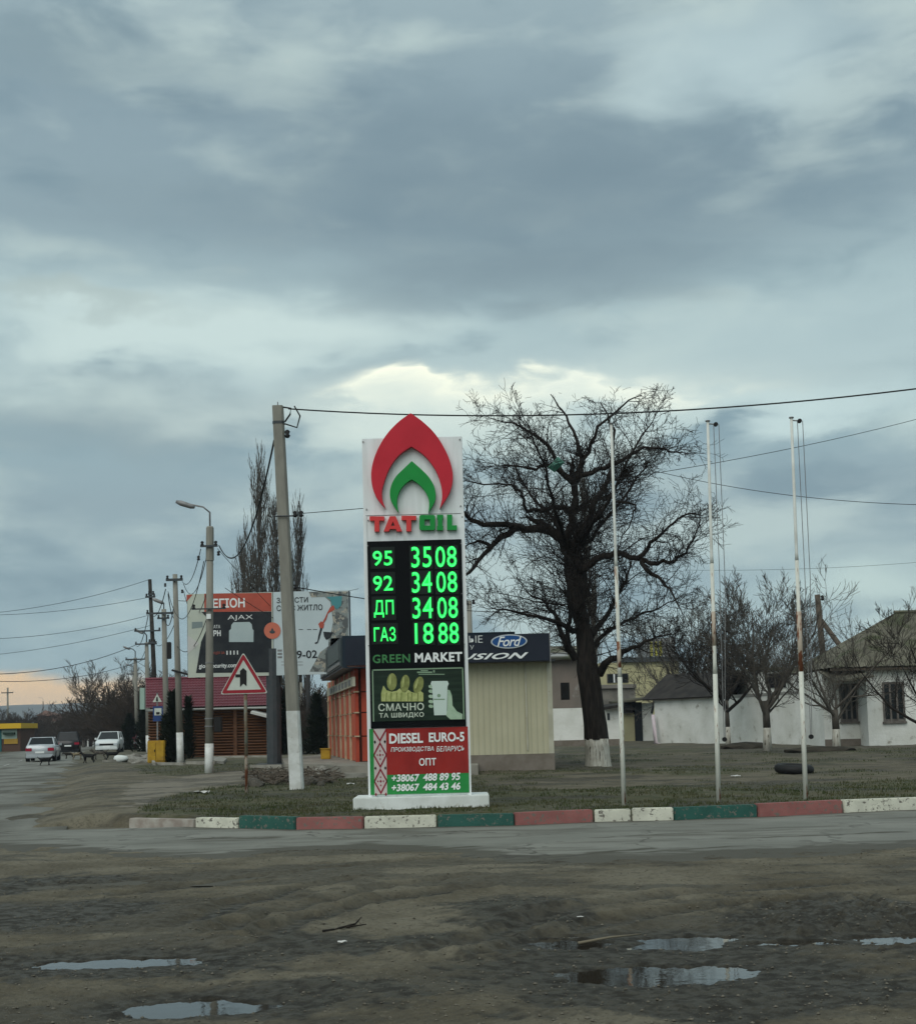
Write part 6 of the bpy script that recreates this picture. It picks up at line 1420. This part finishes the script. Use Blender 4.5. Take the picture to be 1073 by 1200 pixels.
for (xa, ya), (xb, yb_) in (((165, 893), (176, 893)), ((177, 893), (179, 896.5)), ((180, 897), (215, 896)), ((217, 896), (252, 894.5)), ((292, 900.5), (330, 901)), ((120, 894), (150, 893)), ((404, 912), (430, 911)), ((250, 889), (330, 887.5))):
    a_, b_ = P(xa, ya), P(xb, yb_); mb = MB(); d = (b_-a_); L_ = d.length; T = Matrix.Translation(a_) @ Matrix.Rotation(math.atan2(d.y, d.x), 4, 'Z'); mb.box(.02, L_-.02, 0, .12, -.15, .12, T); mb.build('kerb_stone', kerb2, r, bevel=.01)
def slab_at(label, pts, z, m, th=.12):
    mb = MB(); q = [P(*p) for p in pts]; mb.slab([(p.x, p.y, p.z+z) for p in q], th); tag(mb.build('concrete_slab', m), label, 'slab')
slab_at('thin pale slab lying behind the lamp pole foot', [(240, 893), (262, 896), (266, 892), (245, 889)], .12, cr)
slab_at('tilted pale slab on the heap under the yellow bin', [(360, 906), (375, 903), (382, 899), (368, 900)], .22, cr)
# yard litter: twig, wrappers, stones
tw_ = MB(); c = G(402, 1091, .02); 
tw_.tube([c+Vector((-.10, -.05, .0)), c+Vector((-.02, .0, .02)), c+Vector((.08, .12, .03)), c+Vector((.12, .17, .07))], [.010, .009, .007, .003], 6); tw_.tube([c+Vector((.02, .04, .02)), c+Vector((.16, .08, .03))], [.008, .004], 5); tw_.tube([c+Vector((-.14, -.07, .01)), c+Vector((-.06, -.04, .015))], [.011, .009], 6)
tag(tw_.build('stick', bark, None, True), 'broken dark stick lying alone on the bare earth', 'stick')
def rag(label, px, py, sz, m):
    c = G(px, py, .01); c.z = gz(c.x, c.y)+.015; mb = MB(); n = 5; vs = []; q = random.Random(px)
    for i in range(n):
        for j in range(n): vs.append((c.x+(i/4-.5)*sz, c.y+(j/4-.5)*sz*.7, c.z+q.random()*sz*.22))
    mb.add(vs, [(i*n+j, (i+1)*n+j, (i+1)*n+j+1, i*n+j+1) for i in range(n-1) for j in range(n-1)]); tag(mb.build('wrapper', m, fix=False), label, 'litter')
wr = mat('litter_white', (.5, .5, .48), rough=.6)
rag('small white wrapper on the mud right of the stick', 401, 1109, .06, wr); rag('white scrap at the left end of the long puddle', 658, 1102, .07, wr); rag('crumpled white litter on the grass left of the price sign', 236, 940, .32, wr)
rag('pale scrap on the grass just left of the sign plinth', 411, 929, .18, wr); rag('grey-white scrap on the mud ridge in the middle', 680, 1081, .05, wr); rag('white scrap on the grass between flagpoles', 862, 918, .2, wr)
mb = MB(); c = G(715, 1104, .0); mb.tube([c+Vector((-.22, -.08, .01)), c+Vector((0, 0, .03)), c+Vector((.22, .10, .03))], [.010, .008, .005], 6); tag(mb.build('stick', mat('pale_stick', (.16, .14, .1), rough=.8), None, True), 'pale stick lying across the edge of the long puddle', 'stick')
# pebbles and clods
mb = MB(); q = np.random.RandomState(3)
N_ = 24000; yy = 5.5+(q.rand(N_)**1.3)*13; xx = (q.rand(N_)-.5)*1.0*(yy+2)
zz_, g_s, w_s, _, _ = ground_fields(xx[None, :], yy[None, :]); zz_ = zz_[0]
oc = [(1, 0, 0), (0, 1, 0), (-1, 0, 0), (0, -1, 0), (0, 0, .8), (0, 0, -.8)]; of = [(0, 1, 4), (1, 2, 4), (2, 3, 4), (3, 0, 4), (1, 0, 5), (2, 1, 5), (3, 2, 5), (0, 3, 5)]
for i in range(N_):
    if zz_[i] < -.03: continue
    s = .003+.011*q.rand()**5; a = q.rand()*6.28; s2 = s*(.6+.8*q.rand()); b = len(mb.v)
    for (x, y, z) in oc: mb.v.append((xx[i]+s*(x*math.cos(a))-s2*y*math.sin(a), yy[i]+s*x*math.sin(a)+s2*y*math.cos(a), zz_[i]+s*.3+z*s*.8))
    mb.f += [tuple(b+k for k in t) for t in of]
tag(mb.build('gravel', mat('gravel', (.08, .072, .055), (.15, .138, .11), scale=30, rough=.9), fix=False), kind='stuff')
# grass blades
N_ = 150000; q = np.random.RandomState(5); yy = 20+(q.rand(N_)**1.6)*34; xx = (q.rand(N_)-.5)*1.02*(yy+2)+.3
zz_, g_s, _, _, _ = ground_fields(xx[None, :], yy[None, :]); tuf = fbm(xx*1.8, yy*1.8, 91, 4); keep = (g_s[0] > .4) & (tuf > .38+.2*q.rand(N_)); xx = xx[keep]; yy = yy[keep]; zz_ = zz_[0][keep]; n = len(xx)
a = q.rand(n)*6.28; h = .02+.05*q.rand(n)*(fbm(xx*.9, yy*.9, 93, 3)*1.6); w = .008+.006*q.rand(n)
V = np.empty((n, 3, 3)); V[:, 0] = np.stack([xx-w*np.cos(a), yy-w*np.sin(a), zz_-.01], 1); V[:, 1] = np.stack([xx+w*np.cos(a), yy+w*np.sin(a), zz_-.01], 1); V[:, 2] = np.stack([xx+h*.5*(q.rand(n)-.5)*2, yy+h*.5*(q.rand(n)-.5)*2, zz_+h], 1)
me = bpy.data.meshes.new('grass'); me.vertices.add(n*3); me.vertices.foreach_set('co', V.reshape(-1).astype(np.float32)); me.loops.add(n*3); me.polygons.add(n); me.loops.foreach_set('vertex_index', np.arange(n*3, dtype=np.int32)); me.polygons.foreach_set('loop_start', np.arange(0, n*3, 3, dtype=np.int32)); me.update(calc_edges=True)
tag(link('grass', me, mat('winter_grass', (.040, .056, .018), (.070, .068, .032), scale=.8, rough=.9)), kind='stuff')
# ------------------------------------------------------------------ haze
hb_ = MB().box(-3700, 1700, -8, 3600, -14, 105)
hz = hb_.build('haze', None); m = bpy.data.materials.new('haze'); m.use_nodes = True; t = m.node_tree; t.nodes.clear()
v = t.nodes.new('ShaderNodeVolumePrincipled'); v.inputs['Density'].default_value = .00022; v.inputs['Color'].default_value = (.62, .72, .85, 1); o_ = t.nodes.new('ShaderNodeOutputMaterial'); t.links.new(v.outputs[0], o_.inputs['Volume'])
hz.data.materials.append(m); hz['kind'] = 'stuff'
